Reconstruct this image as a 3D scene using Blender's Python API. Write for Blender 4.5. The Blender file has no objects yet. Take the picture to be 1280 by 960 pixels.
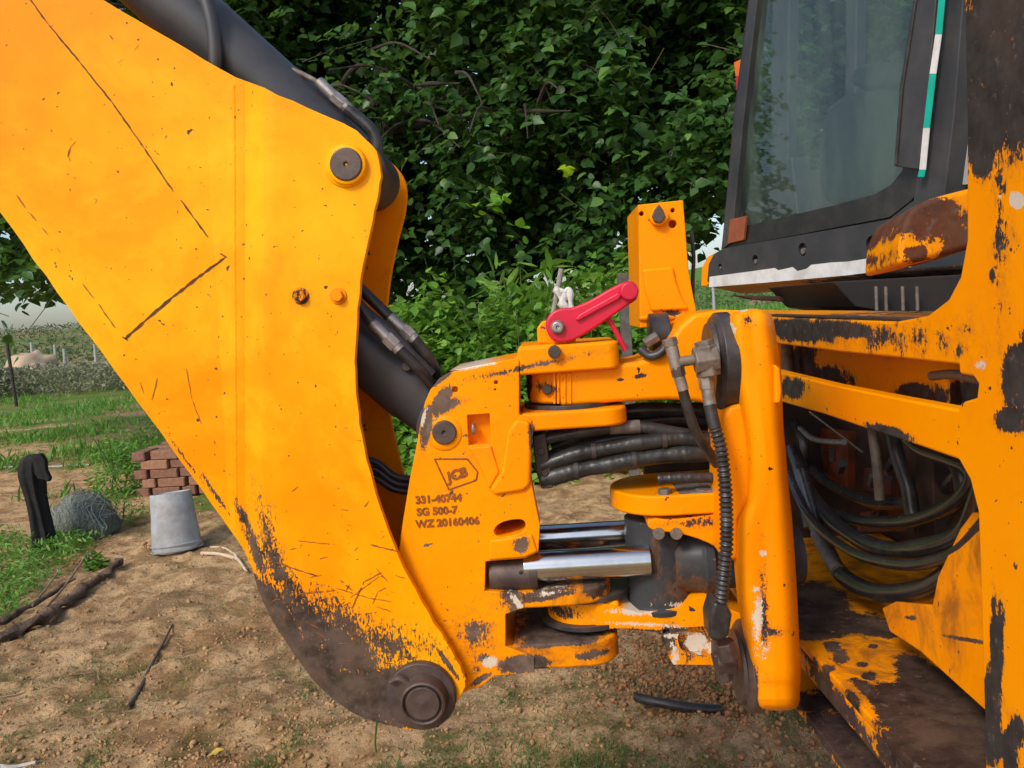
import bpy, bmesh, math, random
import numpy as np
from mathutils import Vector, Matrix
from mathutils.noise import noise as mnoise

# ------------------------------------------------------------------ camera
FPX = 1004.0
CAM = Vector((0, 0, 1.3))
yaw, pitch, roll = math.radians(2.85), math.radians(5.2), math.radians(4.2)
fwd = Vector((-math.sin(yaw) * math.cos(pitch), math.cos(yaw) * math.cos(pitch), -math.sin(pitch)))
r0 = Vector((math.cos(yaw), math.sin(yaw), 0))
u0 = r0.cross(fwd)
RT = r0 * math.cos(roll) - u0 * math.sin(roll)
UP = u0 * math.cos(roll) + r0 * math.sin(roll)
sc = bpy.context.scene
C = sc.collection
cd = bpy.data.cameras.new('camera')
cd.lens = 36.0 * FPX / 1280.0
cd.sensor_width = 36.0
cd.clip_start = 0.02
cd.clip_end = 3000
cam = bpy.data.objects.new('camera', cd)
C.objects.link(cam)
M = Matrix((RT, UP, -fwd)).transposed().to_4x4()
M.translation = CAM
cam.matrix_world = M
sc.camera = cam

# ------------------------------------------------------------------ world, sun, exposure
w = bpy.data.worlds.new('World')
sc.world = w
w.use_nodes = True
nt = w.node_tree
for n in list(nt.nodes): nt.nodes.remove(n)
SUN_EL, SUN_AZ = math.radians(42), math.radians(214)    # azimuth clockwise from +Y: behind the camera, to its left
sky = nt.nodes.new('ShaderNodeTexSky')
sky.sky_type = 'NISHITA'
sky.sun_disc = False
sky.sun_elevation = SUN_EL
sky.sun_rotation = SUN_AZ
sky.altitude = 200
sky.air_density = 1.0
sky.dust_density = 2.6
sky.ozone_density = 1.0
hsv = nt.nodes.new('ShaderNodeHueSaturation')
hsv.inputs['Saturation'].default_value = 1.0            # overcast: a paler sky all over
bgn = nt.nodes.new('ShaderNodeBackground')
bgn.inputs['Strength'].default_value = 0.125
wo = nt.nodes.new('ShaderNodeOutputWorld')
nt.links.new(sky.outputs[0], hsv.inputs['Color'])
nt.links.new(hsv.outputs[0], bgn.inputs['Color'])
nt.links.new(bgn.outputs[0], wo.inputs['Surface'])
sd = bpy.data.lights.new('sun', 'SUN')
sd.energy = 1.5
sd.angle = math.radians(14)
sd.color = (1.0, 0.95, 0.87)
sun = bpy.data.objects.new('sun', sd)
C.objects.link(sun)
sdir = Vector((math.sin(SUN_AZ) * math.cos(SUN_EL), math.cos(SUN_AZ) * math.cos(SUN_EL), math.sin(SUN_EL)))
sun.rotation_euler = sdir.to_track_quat('Z', 'Y').to_euler()
sun.location = sdir * 20
sc.view_settings.view_transform = 'Standard'
sc.view_settings.look = 'None'
sc.view_settings.exposure = 0.58
sc.view_settings.gamma = 1
sc.cycles.max_bounces = 6
sc.cycles.transparent_max_bounces = 8

# ------------------------------------------------------------------ placing helpers
def ray(px, py):
    return (RT * (px - 640) + UP * (480 - py) + fwd * FPX).normalized()
def Pp(px, py, p0, n):
    d = ray(px, py)
    t = (Vector(p0) - CAM).dot(n) / d.dot(n)
    return CAM + d * t
YN, XN, ZN = Vector((0, 1, 0)), Vector((1, 0, 0)), Vector((0, 0, 1))
def Y(px, py, y): return Pp(px, py, (0, y, 0), YN)
def X(px, py, x): return Pp(px, py, (x, 0, 0), XN)
def Z(px, py, z=0.0): return Pp(px, py, (0, 0, z), ZN)
def plY(y): return lambda px, py: Y(px, py, y)
def plX(x): return lambda px, py: X(px, py, x)

# ------------------------------------------------------------------ object helpers
def link(name, me, mat=None, parent=None):
    o = bpy.data.objects.new(name, me)
    C.objects.link(o)
    if mat is not None:
        for m_ in (mat if isinstance(mat, (list, tuple)) else [mat]):
            me.materials.append(m_)
    if parent is not None:
        o.parent = parent
        q = parent
        off = Vector((0, 0, 0))
        while q is not None:
            off += q.location
            q = q.parent
        o.location = -off
    return o
def tag(o, label, cat, group=None, kind=None):
    if label: o['label'] = label
    if cat: o['category'] = cat
    if group: o['group'] = group
    if kind: o['kind'] = kind
    return o
def thing(name, label, cat, loc, group=None):
    o = bpy.data.objects.new(name, None)
    o.empty_display_size = 0.1
    C.objects.link(o)
    o.location = loc
    return tag(o, label, cat, group)
def finish(name, bm, mat, parent=None, bevel=0.003, seg=3, smooth=True, angle=35, solid=None, recalc=True):
    if recalc: bmesh.ops.recalc_face_normals(bm, faces=bm.faces)
    me = bpy.data.meshes.new(name)
    bm.to_mesh(me)
    bm.free()
    if smooth:
        me.polygons.foreach_set('use_smooth', [True] * len(me.polygons))
        me.set_sharp_from_angle(angle=math.radians(angle))
    o = link(name, me, mat, parent)
    if solid:
        s = o.modifiers.new('solid', 'SOLIDIFY'); s.thickness = solid; s.offset = 1.0; s.use_even_offset = True
    if bevel:
        b = o.modifiers.new('bevel', 'BEVEL'); b.width = bevel; b.segments = seg; b.limit_method = 'ANGLE'
        b.angle_limit = math.radians(32); b.harden_normals = True
    return o
def add_prism(bm, pts, vec):
    vec = Vector(vec)
    a = [bm.verts.new(p) for p in pts]
    b = [bm.verts.new(Vector(p) + vec) for p in pts]
    n = len(pts)
    bm.faces.new(a); bm.faces.new(list(reversed(b)))
    for i in range(n):
        j = (i + 1) % n
        bm.faces.new((a[j], a[i], b[i], b[j]))
def prism(pts, vec):
    bm = bmesh.new(); add_prism(bm, pts, vec); return bm
def poly(proj, pts): return [proj(*p) for p in pts]
def rounded(pts, it=1):
    """Chaikin corner cutting of a closed 2-D outline"""
    for _ in range(it):
        q = []
        for i in range(len(pts)):
            a, b = pts[i], pts[(i + 1) % len(pts)]
            q += [(a[0]*.75+b[0]*.25, a[1]*.75+b[1]*.25), (a[0]*.25+b[0]*.75, a[1]*.25+b[1]*.75)]
        pts = q
    return pts
def add_box(bm, lo, hi):
    x0, y0, z0 = lo; x1, y1, z1 = hi
    add_prism(bm, [(x0,y0,z0),(x1,y0,z0),(x1,y1,z0),(x0,y1,z0)], (0,0,z1-z0))
def add_cyl(bm, p0, p1, r0_, r1_=None, seg=28, cap=True):
    if r1_ is None: r1_ = r0_
    p0, p1 = Vector(p0), Vector(p1)
    d = (p1 - p0).normalized()
    a = d.orthogonal().normalized(); b = d.cross(a)
    A, B = [], []
    for i in range(seg):
        t = 2 * math.pi * i / seg
        v = a * math.cos(t) + b * math.sin(t)
        A.append(bm.verts.new(p0 + v * r0_)); B.append(bm.verts.new(p1 + v * r1_))
    for i in range(seg):
        j = (i + 1) % seg
        bm.faces.new((A[i], A[j], B[j], B[i]))
    if cap: bm.faces.new(list(reversed(A))); bm.faces.new(B)
def add_lathe(bm, p0, p1, prof, seg=32):
    """prof: (distance along the axis from p0, radius)"""
    p0, p1 = Vector(p0), Vector(p1)
    d = (p1 - p0).normalized()
    a = d.orthogonal().normalized(); b = d.cross(a)
    rows = []
    for t, r in prof:
        rows.append([bm.verts.new(p0 + d*t + (a*math.cos(2*math.pi*i/seg) + b*math.sin(2*math.pi*i/seg))*r) for i in range(seg)])
    for k in range(len(rows)-1):
        for i in range(seg):
            j = (i+1) % seg
            bm.faces.new((rows[k][i], rows[k][j], rows[k+1][j], rows[k+1][i]))
    bm.faces.new(list(reversed(rows[0]))); bm.faces.new(rows[-1])
def cyl(p0, p1, r, seg=32):
    bm = bmesh.new(); add_cyl(bm, p0, p1, r, seg=seg); return bm
def spline(pts, n=8):
    pts = [Vector(p) for p in pts]
    if len(pts) < 3: return pts
    P_ = [pts[0]*2-pts[1]] + pts + [pts[-1]*2-pts[-2]]
    out = []
    for i in range(1, len(P_)-2):
        a, b, c, d = P_[i-1:i+3]
        for k in range(n):
            t = k / n
            out.append(0.5*((2*b) + (c-a)*t + (2*a-5*b+4*c-d)*t*t + (3*b-a-3*c+d)*t**3))
    out.append(pts[-1])
    return out
def add_tube(bm, pts, r, seg=12, n=8, rfun=None, smooth=True):
    ps = spline(pts, n) if smooth else [Vector(p) for p in pts]
    L = 0; rows = []
    up = None
    for i, p in enumerate(ps):
        d = (ps[min(i+1, len(ps)-1)] - ps[max(i-1, 0)]).normalized()
        if up is None: up = d.orthogonal().normalized()
        up = (up - d * up.dot(d)).normalized()
        b = d.cross(up)
        if i: L += (p - ps[i-1]).length
        rr = rfun(L, i/(len(ps)-1)) if rfun else r
        rows.append([bm.verts.new(p + (up*math.cos(2*math.pi*k/seg) + b*math.sin(2*math.pi*k/seg))*rr) for k in range(seg)])
    for k in range(len(rows)-1):
        for i in range(seg):
            j = (i+1) % seg
            bm.faces.new((rows[k][i], rows[k][j], rows[k+1][j], rows[k+1][i]))
    bm.faces.new(list(reversed(rows[0]))); bm.faces.new(rows[-1])
def tube(name, pts, r, mat, parent, **kw):
    bm = bmesh.new(); add_tube(bm, pts, r, **kw)
    return finish(name, bm, mat, parent, bevel=0)
def carve(o, cutters):
    """cut pockets out of o with temporary meshes, baked into its own mesh (before the bevel modifier)"""
    tmp = []
    mods = [(m.type, {k: getattr(m, k) for k in ('width','segments','limit_method','angle_limit','harden_normals')}) for m in o.modifiers if m.type == 'BEVEL']
    o.modifiers.clear()
    for bm in cutters:
        bmesh.ops.recalc_face_normals(bm, faces=bm.faces)
        me = bpy.data.meshes.new('cut'); bm.to_mesh(me); bm.free()
        c = bpy.data.objects.new('cut', me); C.objects.link(c); tmp.append(c)
        if o.parent: c.location = (0,0,0)
        m = o.modifiers.new('b', 'BOOLEAN'); m.operation = 'DIFFERENCE'; m.solver = 'EXACT'; m.object = c
    bpy.context.view_layer.update()
    dg = bpy.context.evaluated_depsgraph_get()
    me2 = bpy.data.meshes.new_from_object(o.evaluated_get(dg))
    o.modifiers.clear()
    old = o.data
    o.data = me2; me2.name = old.name
    for c in tmp:
        m = c.data; bpy.data.objects.remove(c); bpy.data.meshes.remove(m)
    bpy.data.meshes.remove(old)
    me2.polygons.foreach_set('use_smooth', [True]*len(me2.polygons))
    me2.set_sharp_from_angle(angle=math.radians(35))
    for t, kw in mods:
        b = o.modifiers.new('bevel', t)
        for k, v in kw.items(): setattr(b, k, v)
    return o
def dupe(o, off, parent=None):
    c = o.copy(); C.objects.link(c)
    c.location = o.location + Vector(off)
    if parent: c.parent = parent
    return c

# ------------------------------------------------------------------ materials
class NT:
    def __init__(s, name):
        s.m = bpy.data.materials.new(name); s.m.use_nodes = True
        s.t = s.m.node_tree; s.b = s.t.nodes['Principled BSDF']
        s.tc = s.t.nodes.new('ShaderNodeTexCoord'); s.obj = s.tc.outputs['Object']
    def n(s, t, **kw):
        q = s.t.nodes.new('ShaderNode' + t)
        for k, v in kw.items():
            if hasattr(q, k) and k not in q.inputs: setattr(q, k, v)
            else: q.inputs[k].default_value = v
        return q
    def l(s, a, b): s.t.links.new(a, b)
    def noise(s, scale, detail=4, rough=.55, vec=None, dist=0):
        q = s.n('TexNoise'); q.inputs['Scale'].default_value = scale; q.inputs['Detail'].default_value = detail
        q.inputs['Roughness'].default_value = rough; q.inputs['Distortion'].default_value = dist
        s.l(vec or s.obj, q.inputs['Vector'])
        return q.outputs['Fac']
    def math(s, op, a, b=None, c=None, clamp=False):
        q = s.t.nodes.new('ShaderNodeMath'); q.operation = op; q.use_clamp = clamp
        for i, v in enumerate((a, b, c)):
            if v is None: continue
            if isinstance(v, (int, float)): q.inputs[i].default_value = v
            else: s.l(v, q.inputs[i])
        return q.outputs[0]
    def ramp(s, f, lo, hi, a=0.0, b=1.0):
        q = s.t.nodes.new('ShaderNodeMapRange'); q.clamp = True
        q.interpolation_type = 'SMOOTHSTEP'
        s.l(f, q.inputs[0])
        for i, v in zip((1,2,3,4), (lo,hi,a,b)): q.inputs[i].default_value = v
        return q.outputs[0]
    def mix(s, f, a, b):
        q = s.t.nodes.new('ShaderNodeMix'); q.data_type = 'RGBA'
        if isinstance(f, (int, float)): q.inputs[0].default_value = f
        else: s.l(f, q.inputs[0])
        for i, v in ((6, a), (7, b)):
            if isinstance(v, (tuple, list)): q.inputs[i].default_value = (*v[:3], 1)
            else: s.l(v, q.inputs[i])
        return q.outputs[2]
    def bump(s, h, strength=.3, dist=.002, prev=None):
        q = s.t.nodes.new('ShaderNodeBump'); q.inputs['Strength'].default_value = strength; q.inputs['Distance'].default_value = dist
        s.l(h, q.inputs['Height'])
        if prev: s.l(prev, q.inputs['Normal'])
        return q.outputs[0]
    def ellipses(s, items, proj):
        """max over ellipses given in picture units on the surface proj(px,py): 1 in the middle, 0 on the rim"""
        out = None
        for it in items:
            cx, cy, rx, ry, ang = it[:5]
            k = it[5] if len(it) > 5 else 1.0
            ca, sa = math.cos(math.radians(ang)), math.sin(math.radians(ang))
            c = proj(cx, cy)
            u = (proj(cx + 2*ca, cy + 2*sa) - proj(cx - 2*ca, cy - 2*sa)) * (rx / 4)
            v = (proj(cx - 2*sa, cy + 2*ca) - proj(cx + 2*sa, cy - 2*ca)) * (ry / 4)
            uu, vv, uv = u.dot(u), v.dot(v), u.dot(v)
            det = uu*vv - uv*uv
            U = (u*vv - v*uv) / det; V = (v*uu - u*uv) / det
            dif = s.t.nodes.new('ShaderNodeVectorMath'); dif.operation = 'SUBTRACT'
            s.l(s.obj, dif.inputs[0]); dif.inputs[1].default_value = c
            du = s.t.nodes.new('ShaderNodeVectorMath'); du.operation = 'DOT_PRODUCT'
            dv = s.t.nodes.new('ShaderNodeVectorMath'); dv.operation = 'DOT_PRODUCT'
            s.l(dif.outputs[0], du.inputs[0]); du.inputs[1].default_value = U
            s.l(dif.outputs[0], dv.inputs[0]); dv.inputs[1].default_value = V
            a2 = s.math('MULTIPLY', du.outputs['Value'], du.outputs['Value'])
            r2 = s.math('MULTIPLY_ADD', dv.outputs['Value'], dv.outputs['Value'], a2)
            r = s.math('SQRT', r2)
            f = s.math('MULTIPLY_ADD', r, -k, k)
            out = f if out is None else s.math('MAXIMUM', out, f)
        return s.math('MAXIMUM', out, -1.0)

ORANGE = (0.90, 0.275, 0.0)
ORANGE2 = (0.94, 0.33, 0.0)
def paint(name, proj=None, bare=(), white=(), specks=1.0, edge=0.5, base=ORANGE, base2=ORANGE2, bare_col=(0.075,0.050,0.042), bare_col2=(0.028,0.02,0.018),
          nscale=26, amp=0.8, amp2=0.5, fine=1.0, cast=.14, dust_sheen=0, dirt_shade_lo=.56, rustmix=.55, rough=.36, streak=None, dirt_shade=0.35):
    N = NT(name)
    lum = N.noise(3.1, 3, .5)
    lum2 = N.noise(17, 5, .6)
    f = N.ramp(N.math('MULTIPLY_ADD', lum2, .35, lum), .45, .9)
    col = N.mix(f, base, base2)
    if dust_sheen: col = N.mix(N.math('MULTIPLY', N.ramp(N.noise(3.3, 8, .68, dist=.5), .42, .66, 0, dust_sheen), N.ramp(N.noise(40, 4, .6), .2, .6, .6, 1)), col, (.97,.56,.012))  # pale blotches: sky reflection and dust painted into the colour
    # dust and grime film; on gusset and shelf it also paints in shade
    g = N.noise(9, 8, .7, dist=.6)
    col = N.mix(N.ramp(g, dirt_shade_lo, dirt_shade_lo+.22, 0, dirt_shade), col, (0.30, 0.12, 0.025) if dirt_shade_lo > .5 else (.20,.075,.018))
    n1 = N.noise(nscale, 7, .62)
    n2 = N.noise(nscale*5.5, 5, .6)
    pert = N.math('MULTIPLY_ADD', N.math('SUBTRACT', n2, .5), amp2, N.math('MULTIPLY', N.math('SUBTRACT', n1, .5), amp*2))
    mask = None
    mp_ = N.n('Mapping'); mp_.inputs['Scale'].default_value = (1.0, 1.0, .32); mp_.inputs['Rotation'].default_value = (.5, .55, 0); N.l(N.obj, mp_.inputs[0])
    n3 = N.math('SUBTRACT', N.noise(nscale*9, 4, .7, vec=mp_.outputs[0], dist=.8), .5)
    pert = N.math('MULTIPLY_ADD', n3, fine, pert)
    if bare:
        F = N.math('ADD', N.ellipses(bare, proj), pert)
        mask = N.ramp(F, 0.0, 0.07)
        halo = N.ramp(F, -.55, .15, 0, .55)
        col = N.mix(N.math('MULTIPLY', halo, N.ramp(N.noise(48, 5, .7), .38, .66)), col, (.33,.12,.02))
    # chips: tiny specks scattered everywhere
    sp = N.noise(58, 3, .5)
    sp2 = N.noise(150, 2, .5)
    s1 = N.ramp(sp, .735 - .02*specks, .755 - .02*specks)
    s2 = N.ramp(sp2, .74 - .012*specks, .765 - .012*specks)
    chips = N.math('MAXIMUM', s1, s2)
    mask = chips if mask is None else N.math('MAXIMUM', mask, chips)
    if edge:
        bv = N.n('Bevel'); bv.samples = 4; bv.inputs['Radius'].default_value = 0.005
        geo = N.n('NewGeometry')
        dt = N.t.nodes.new('ShaderNodeVectorMath'); dt.operation = 'DOT_PRODUCT'
        N.l(bv.outputs[0], dt.inputs[0]); N.l(geo.outputs['Normal'], dt.inputs[1])
        e = N.math('SUBTRACT', 1.0, dt.outputs['Value'])
        e = N.math('ADD', N.math('MULTIPLY', e, 2.2), N.math('MULTIPLY', N.math('SUBTRACT', n1, .5), 3.2))
        mask = N.math('MAXIMUM', mask, N.math('MULTIPLY', N.ramp(e, 1.15 - .5*edge, 1.3 - .5*edge), .8))
    bc = N.mix(N.ramp(N.noise(33, 6, .7), .35, .68), bare_col, bare_col2)
    bc = N.mix(N.ramp(N.noise(70, 4, .6), .6, .72, 0, .6), bc, (0.16, 0.12, 0.10))
    bc = N.mix(N.ramp(N.noise(7, 6, .65), .46, .66, 0, rustmix), bc, (0.15, 0.095, 0.06))
    bc = N.mix(N.ramp(N.noise(120, 3, .6), .66, .72, 0, .7), bc, (0.30, 0.10, 0.02))
    col = N.mix(mask, col, bc)
    if white:
        Wf = N.math('ADD', N.ellipses(white, proj), N.math('MULTIPLY_ADD', pert, 1.1, -.12))
        wm = N.ramp(Wf, 0.0, 0.05)
        col = N.mix(wm, col, (0.62, 0.55, 0.45))
    N.l(col, N.b.inputs['Base Color'])
    rg = N.math('MULTIPLY_ADD', lum2, .22, rough - .1)
    N.l(N.math('MAXIMUM', rg, N.math('MULTIPLY', mask, .78)), N.b.inputs['Roughness'])
    b1 = N.bump(N.noise(190, 3, .6), .06, .001)
    b2 = N.bump(N.noise(14, 4, .5), cast, .006, b1)
    b2 = N.bump(N.noise(75, 4, .65), min(1, cast*1.3), .0012, b2)
    b3 = N.bump(N.math('SUBTRACT', 1.0, mask), .6, .0006, b2)
    N.l(b3, N.b.inputs['Normal'])
    N.b.inputs['Specular IOR Level'].default_value = .11
    N.b.inputs['Coat Weight'].default_value = .015
    N.b.inputs['Coat Roughness'].default_value = .22
    return N.m
def plain(name, col, col2=None, rough=.5, metal=0.0, nscale=30, bump=.15, bdist=.002, bscale=None, lo=.35, hi=.68, spec=.5, dust=0.0, dust_col=(.30,.20,.12)):
    N = NT(name)
    col2 = col2 or tuple(c*.7 for c in col)
    n = N.noise(nscale, 6, .62)
    c = N.mix(N.ramp(n, lo, hi), col, col2)
    if dust:
        c = N.mix(N.ramp(N.noise(nscale*.37, 7, .7), .42, .72, 0, dust), c, dust_col)
    N.l(c, N.b.inputs['Base Color'])
    N.l(N.math('MULTIPLY_ADD', n, .3, rough-.15), N.b.inputs['Roughness'])
    N.b.inputs['Metallic'].default_value = metal
    N.b.inputs['Specular IOR Level'].default_value = spec
    if bump: N.l(N.bump(N.noise(bscale or nscale*3, 6, .6), bump, bdist), N.b.inputs['Normal'])
    return N.m
M_BLACKPAINT = plain('black_cylinder_paint', (.040,.044,.052), (.060,.064,.072), .38, nscale=12, bump=.05, dust=.22, dust_col=(.12,.11,.10))
M_DARK = plain('dark_greasy_steel', (.022,.018,.016), (.06,.045,.038), .55, nscale=22, bump=.3, dust=.35, dust_col=(.10,.065,.045))
M_PIN = plain('brown_worn_steel', (.085,.060,.055), (.055,.038,.034), .48, metal=.25, nscale=40, bump=.25, dust=.2)
M_RUBBER = plain('black_rubber', (.017,.017,.018), (.035,.034,.034), .38, nscale=60, bump=.2, dust=.25, dust_col=(.13,.10,.08))
M_WRAP = plain('spiral_wrapped_hose', (.014,.015,.015), (.032,.033,.031), .34, nscale=35, bump=.6, bdist=.003, bscale=42, dust=.18, dust_col=(.14,.12,.10))
M_CHROME = plain('chrome_rod', (.62,.64,.64), (.50,.52,.53), .2, metal=1, nscale=18, bump=.02, dust=.22, dust_col=(.20,.16,.12))
M_STEEL = plain('zinc_fitting', (.42,.41,.39), (.26,.24,.22), .42, metal=.7, nscale=60, bump=.2, dust=.3, dust_col=(.22,.17,.13))
M_DULL = plain('dusty_fitting', (.20,.175,.15), (.12,.10,.085), .65, metal=.3, nscale=60, bump=.3, dust=.4)
M_RED = plain('pink_red_painted_metal', (.62,.008,.045), (.50,.006,.035), .42, nscale=9, bump=.06)
M_SEAL = plain('black_plastic', (.02,.021,.024), (.032,.033,.036), .42, nscale=40, bump=.1, dust=.2)

# ================================================================== THE BACKHOE
root = thing('backhoe_loader', 'worn orange backhoe loader with black framed cab, red lever and looped hydraulic hoses', 'backhoe loader', (0.45, 1.4, 0))

# ---- boom -------------------------------------------------------------------
YB = 1.17                      # outer face of the near boom plate
def arc2(pts, n=5):            # smooth open 2-D polyline
    return [(p.x, p.y) for p in spline([Vector((a, b, 0)) for a, b in pts], n)]
BOOM = [(-470,-560), (-300,-345), (-150,-168), (130,0), (295,97), (330,110)] + \
    arc2([(330,110),(400,142),(438,159),(462,178),(475,203),(474,240),(462,290),(451,350),(445,420),(444,480),(450,530),(462,590),(480,650),(505,710),(535,765),(565,815),(582,848)], 4)[1:] + \
    arc2([(582,848),(579,864),(560,893),(532,911),(490,908),(440,890),(400,860),(365,815),(330,755),(305,690),(265,630)], 4)[1:] + \
    [(200,540), (100,405), (0,265), (-150,55), (-350,-200), (-600,-500)]
def clip(pts, x0, x1):
    for lim, sgn in ((x0, 1), (x1, -1)):
        out = []
        for i in range(len(pts)):
            a, b = pts[i-1], pts[i]
            ia, ib = (a[0]-lim)*sgn >= 0, (b[0]-lim)*sgn >= 0
            if ia != ib:
                t = (lim-a[0])/(b[0]-a[0]); out.append((lim, a[1]+(b[1]-a[1])*t))
            if ib: out.append(b)
        pts = out
    return pts
cuts = [(-2000, 0.026), (289, 0.026), (294, 0.0215), (302, 0.0210), (307, 0.0215), (330, 0.0), (2000, 0.0)]
def boom_depth(px):
    for (a, da), (b, db) in zip(cuts, cuts[1:]):
        if a <= px <= b: return YB + da + (db-da)*(px-a)/(b-a)
jit = random.Random(4)
def rough_edge(pts):           # flame-cut edge, not perfectly even
    out = []
    for i in range(len(pts)):
        a, b = pts[i], pts[(i+1) % len(pts)]
        n = max(1, int(math.hypot(b[0]-a[0], b[1]-a[1]) / 22))
        for k in range(n):
            t = k/n
            out.append((a[0]+(b[0]-a[0])*t + jit.uniform(-.9,.9), a[1]+(b[1]-a[1])*t + jit.uniform(-.9,.9)))
    return out
BR = rough_edge(BOOM)
bm = bmesh.new()
for (a, da), (b, db) in zip(cuts, cuts[1:]):
    pl = clip(BR, a, b)
    bm.faces.new([bm.verts.new(Y(px, py, boom_depth(min(max(px, a), b)))) for px, py in pl])
bmesh.ops.remove_doubles(bm, verts=bm.verts, dist=1e-5)
ret = bmesh.ops.recalc_face_normals(bm, faces=bm.faces)
if sum(f.normal.y for f in bm.faces) < 0:
    pass
else:
    bmesh.ops.reverse_faces(bm, faces=bm.faces)
ext = bmesh.ops.extrude_face_region(bm, geom=list(bm.faces))
bmesh.ops.translate(bm, verts=[v for v in ext['geom'] if isinstance(v, bmesh.types.BMVert)], vec=(0, .013, 0))
orig = plY(YB)
bare = [(343,778,72,32,58,1.4),(392,838,75,36,42,1.6),(450,868,60,34,20,1.6),(316,690,36,9,66,.8),(300,655,28,5,62,.7),(435,815,52,26,40,1.1),(385,775,60,22,42,.8),(485,862,40,30,-20,1.4),(497,885,30,30,0,1.5),(440,790,50,16,45,.45),(350,720,40,12,50,.5),
        (345,705,60,9,75,.45),(480,805,38,10,30,.35),(430,790,70,14,10,.3),(560,830,26,3,55),(590,850,10,8,55),(260,622,26,2,56,.5),(222,578,20,1.5,53,.4)]
M_BOOM = paint('boom_orange_paint', orig, bare, (), base2=(.95,.40,0.0), specks=.8, edge=.25, nscale=34, amp=.5, amp2=.8, fine=2.6, dust_sheen=.5, cast=.06, bare_col=(.105,.074,.060), bare_col2=(.038,.027,.018), dirt_shade=.15)
boom = finish('boom', bm, M_BOOM, root, bevel=.0022, seg=2)
# second side plate, boxed in by the top and belly webs
far_pts = []
YF = 1.385
dX = Vector((0, YF-YB, 0))
def shift_pt(p): return Y(p[0], p[1], YB) + Vector((0, YF-YB, 0))
M_BOOM2 = paint('boom_inner_orange_paint', orig, [(485,790,60,40,40),(400,860,80,40,40)], (), specks=1.2, edge=.3, dirt_shade=.6)
far = finish('far_side_plate', prism([shift_pt(p) for p in BOOM], (0,.012,0)), M_BOOM2, boom, bevel=.002, seg=2)
bm = bmesh.new()
belly = [p for p in BOOM if p[0] <= 500 and (p[1] > 1.4*p[0]+200)]
belly = [(-600,-500), (-350,-200), (-150,55), (0,265), (100,405), (200,540), (265,630), (305,690), (330,755), (365,815), (400,860), (440,890), (485,905)]
inn = []
for i, p in enumerate(belly):
    inn.append((p[0]+14, p[1]-8) if p[0] < 360 else (p[0]+6, p[1]-14))
inn2 = [(p[0]+10, p[1]-6) if p[0] < 360 else (p[0]+5, p[1]-9) for p in inn]
for q0, q1, r0p, r1p in zip(inn, inn[1:], inn2, inn2[1:]):
    a = [Y(*q, YB+.02) for q in (q0, q1, r1p, r0p)]
    for pt in a: pt.y = YB+.042
    add_prism(bm, a, (0, YF-YB-.044, 0))
top = [(-470,-540), (-300,-325), (-150,-148), (130,22), (230,85), (300,150), (330,230), (345,330)]
for q0, q1 in zip(top, top[1:]):
    a = [Y(*q, YB) for q in (q0, q1, (q1[0]-3, q1[1]+10), (q0[0]-3, q0[1]+10))]
    for pt in a: pt.y = YB+.042
    add_prism(bm, a, (0, YF-YB-.044, 0))
finish('box_web', bm, M_BOOM2, boom, bevel=0)

def disc(name, px, py, y, r, th, mat, parent, prof=None, seg=40, bevel=.0015):
    """round boss facing the camera side (-Y); front face at y"""
    c = Y(px, py, y); bm = bmesh.new()
    if prof: add_lathe(bm, c, c + Vector((0,1,0)), prof, seg)
    else: add_cyl(bm, c, c + Vector((0, th, 0)), r, seg=seg)
    return finish(name, bm, mat, parent, bevel=bevel, seg=2)
px2m = lambda px, y: px * y / FPX
# upper pin: pressed ring, boss ring, dark pin with a centre hole
disc('pin_boss', 432, 207, YB-.004, 0, 0, M_BOOM, boom, prof=[(0,.0265),(.001,.0300),(.004,.0315),(.006,.039),(.0075,.040)])
disc('pin_boss_ring', 432, 205, YB-.010, 0, 0, M_BOOM, boom, prof=[(0,.0262),(.0012,.0285),(.010,.0290)])
def pin(px, py, y, r, parent, hole=True, name='pin'):
    prof = [(.0035,.0012),(.0010,.0030),(0,.0035),(0,r*.93),(.0015,r),(.03,r)] if hole else [(0,r*.9),(.002,r),(.03,r)]
    return disc(name, px, py, y, 0, 0, M_PIN, parent, prof=prof)
pin(432, 205, YB-.013, .0235, boom)
for bx, by, a in ((376,370,.2), (423,370,.5)):
    bm = bmesh.new(); c = Y(bx, by, YB)
    add_cyl(bm, c + Vector((0,.0,0)), c + Vector((0,-.0025,0)), .0125, seg=24)
    add_cyl(bm, c + Vector((0,-.0025,0)), c + Vector((0,-.010,0)), .0088, seg=6)
    finish('bolt', bm, paint('bolt_paint', orig, [(bx,by,12,12,0,.1)], specks=1, edge=.9, amp=.6) if a < .4 else bpy.data.materials['bolt_paint'], boom, bevel=.0012)
# lower pivot boss
bm = bmesh.new(); c = Y(526, 872, YB-.012)
add_lathe(bm, c, c+Vector((0,1,0)), [(0,.034),(.001,.0515),(.004,.0535),(.03,.0535)], 48)
finish('pivot_flange', bm, M_PIN, boom, bevel=.001, seg=2)
c = Y(528, 881, YB-.034); bm = bmesh.new()
add_lathe(bm, c, c+Vector((0,1,0)), [(.006,.0285),(.0015,.0290),(0,.0305),(.0015,.0335),(.012,.0345),(.023,.037)], 48)
finish('pivot_ring', bm, M_PIN, boom, bevel=0)
disc('pivot_pin', 528, 881, YB-.034, 0, 0, M_PIN, boom, prof=[(.0015,.001),(.003,.004),(.0015,.0245),(.003,.0265),(.02,.0265)])
bm = bmesh.new(); c = Y(502, 850, YB-.016)
add_tube(bm, [Y(488,852,YB-.014), Y(499,848,YB-.017), Y(512,856,YB-.016)], .0055, seg=8)
finish('weld_bead', bm, M_PIN, boom, bevel=0)
disc('grease_nipple', 546, 906, YB+.002, .005, .02, M_DARK, boom)

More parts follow.
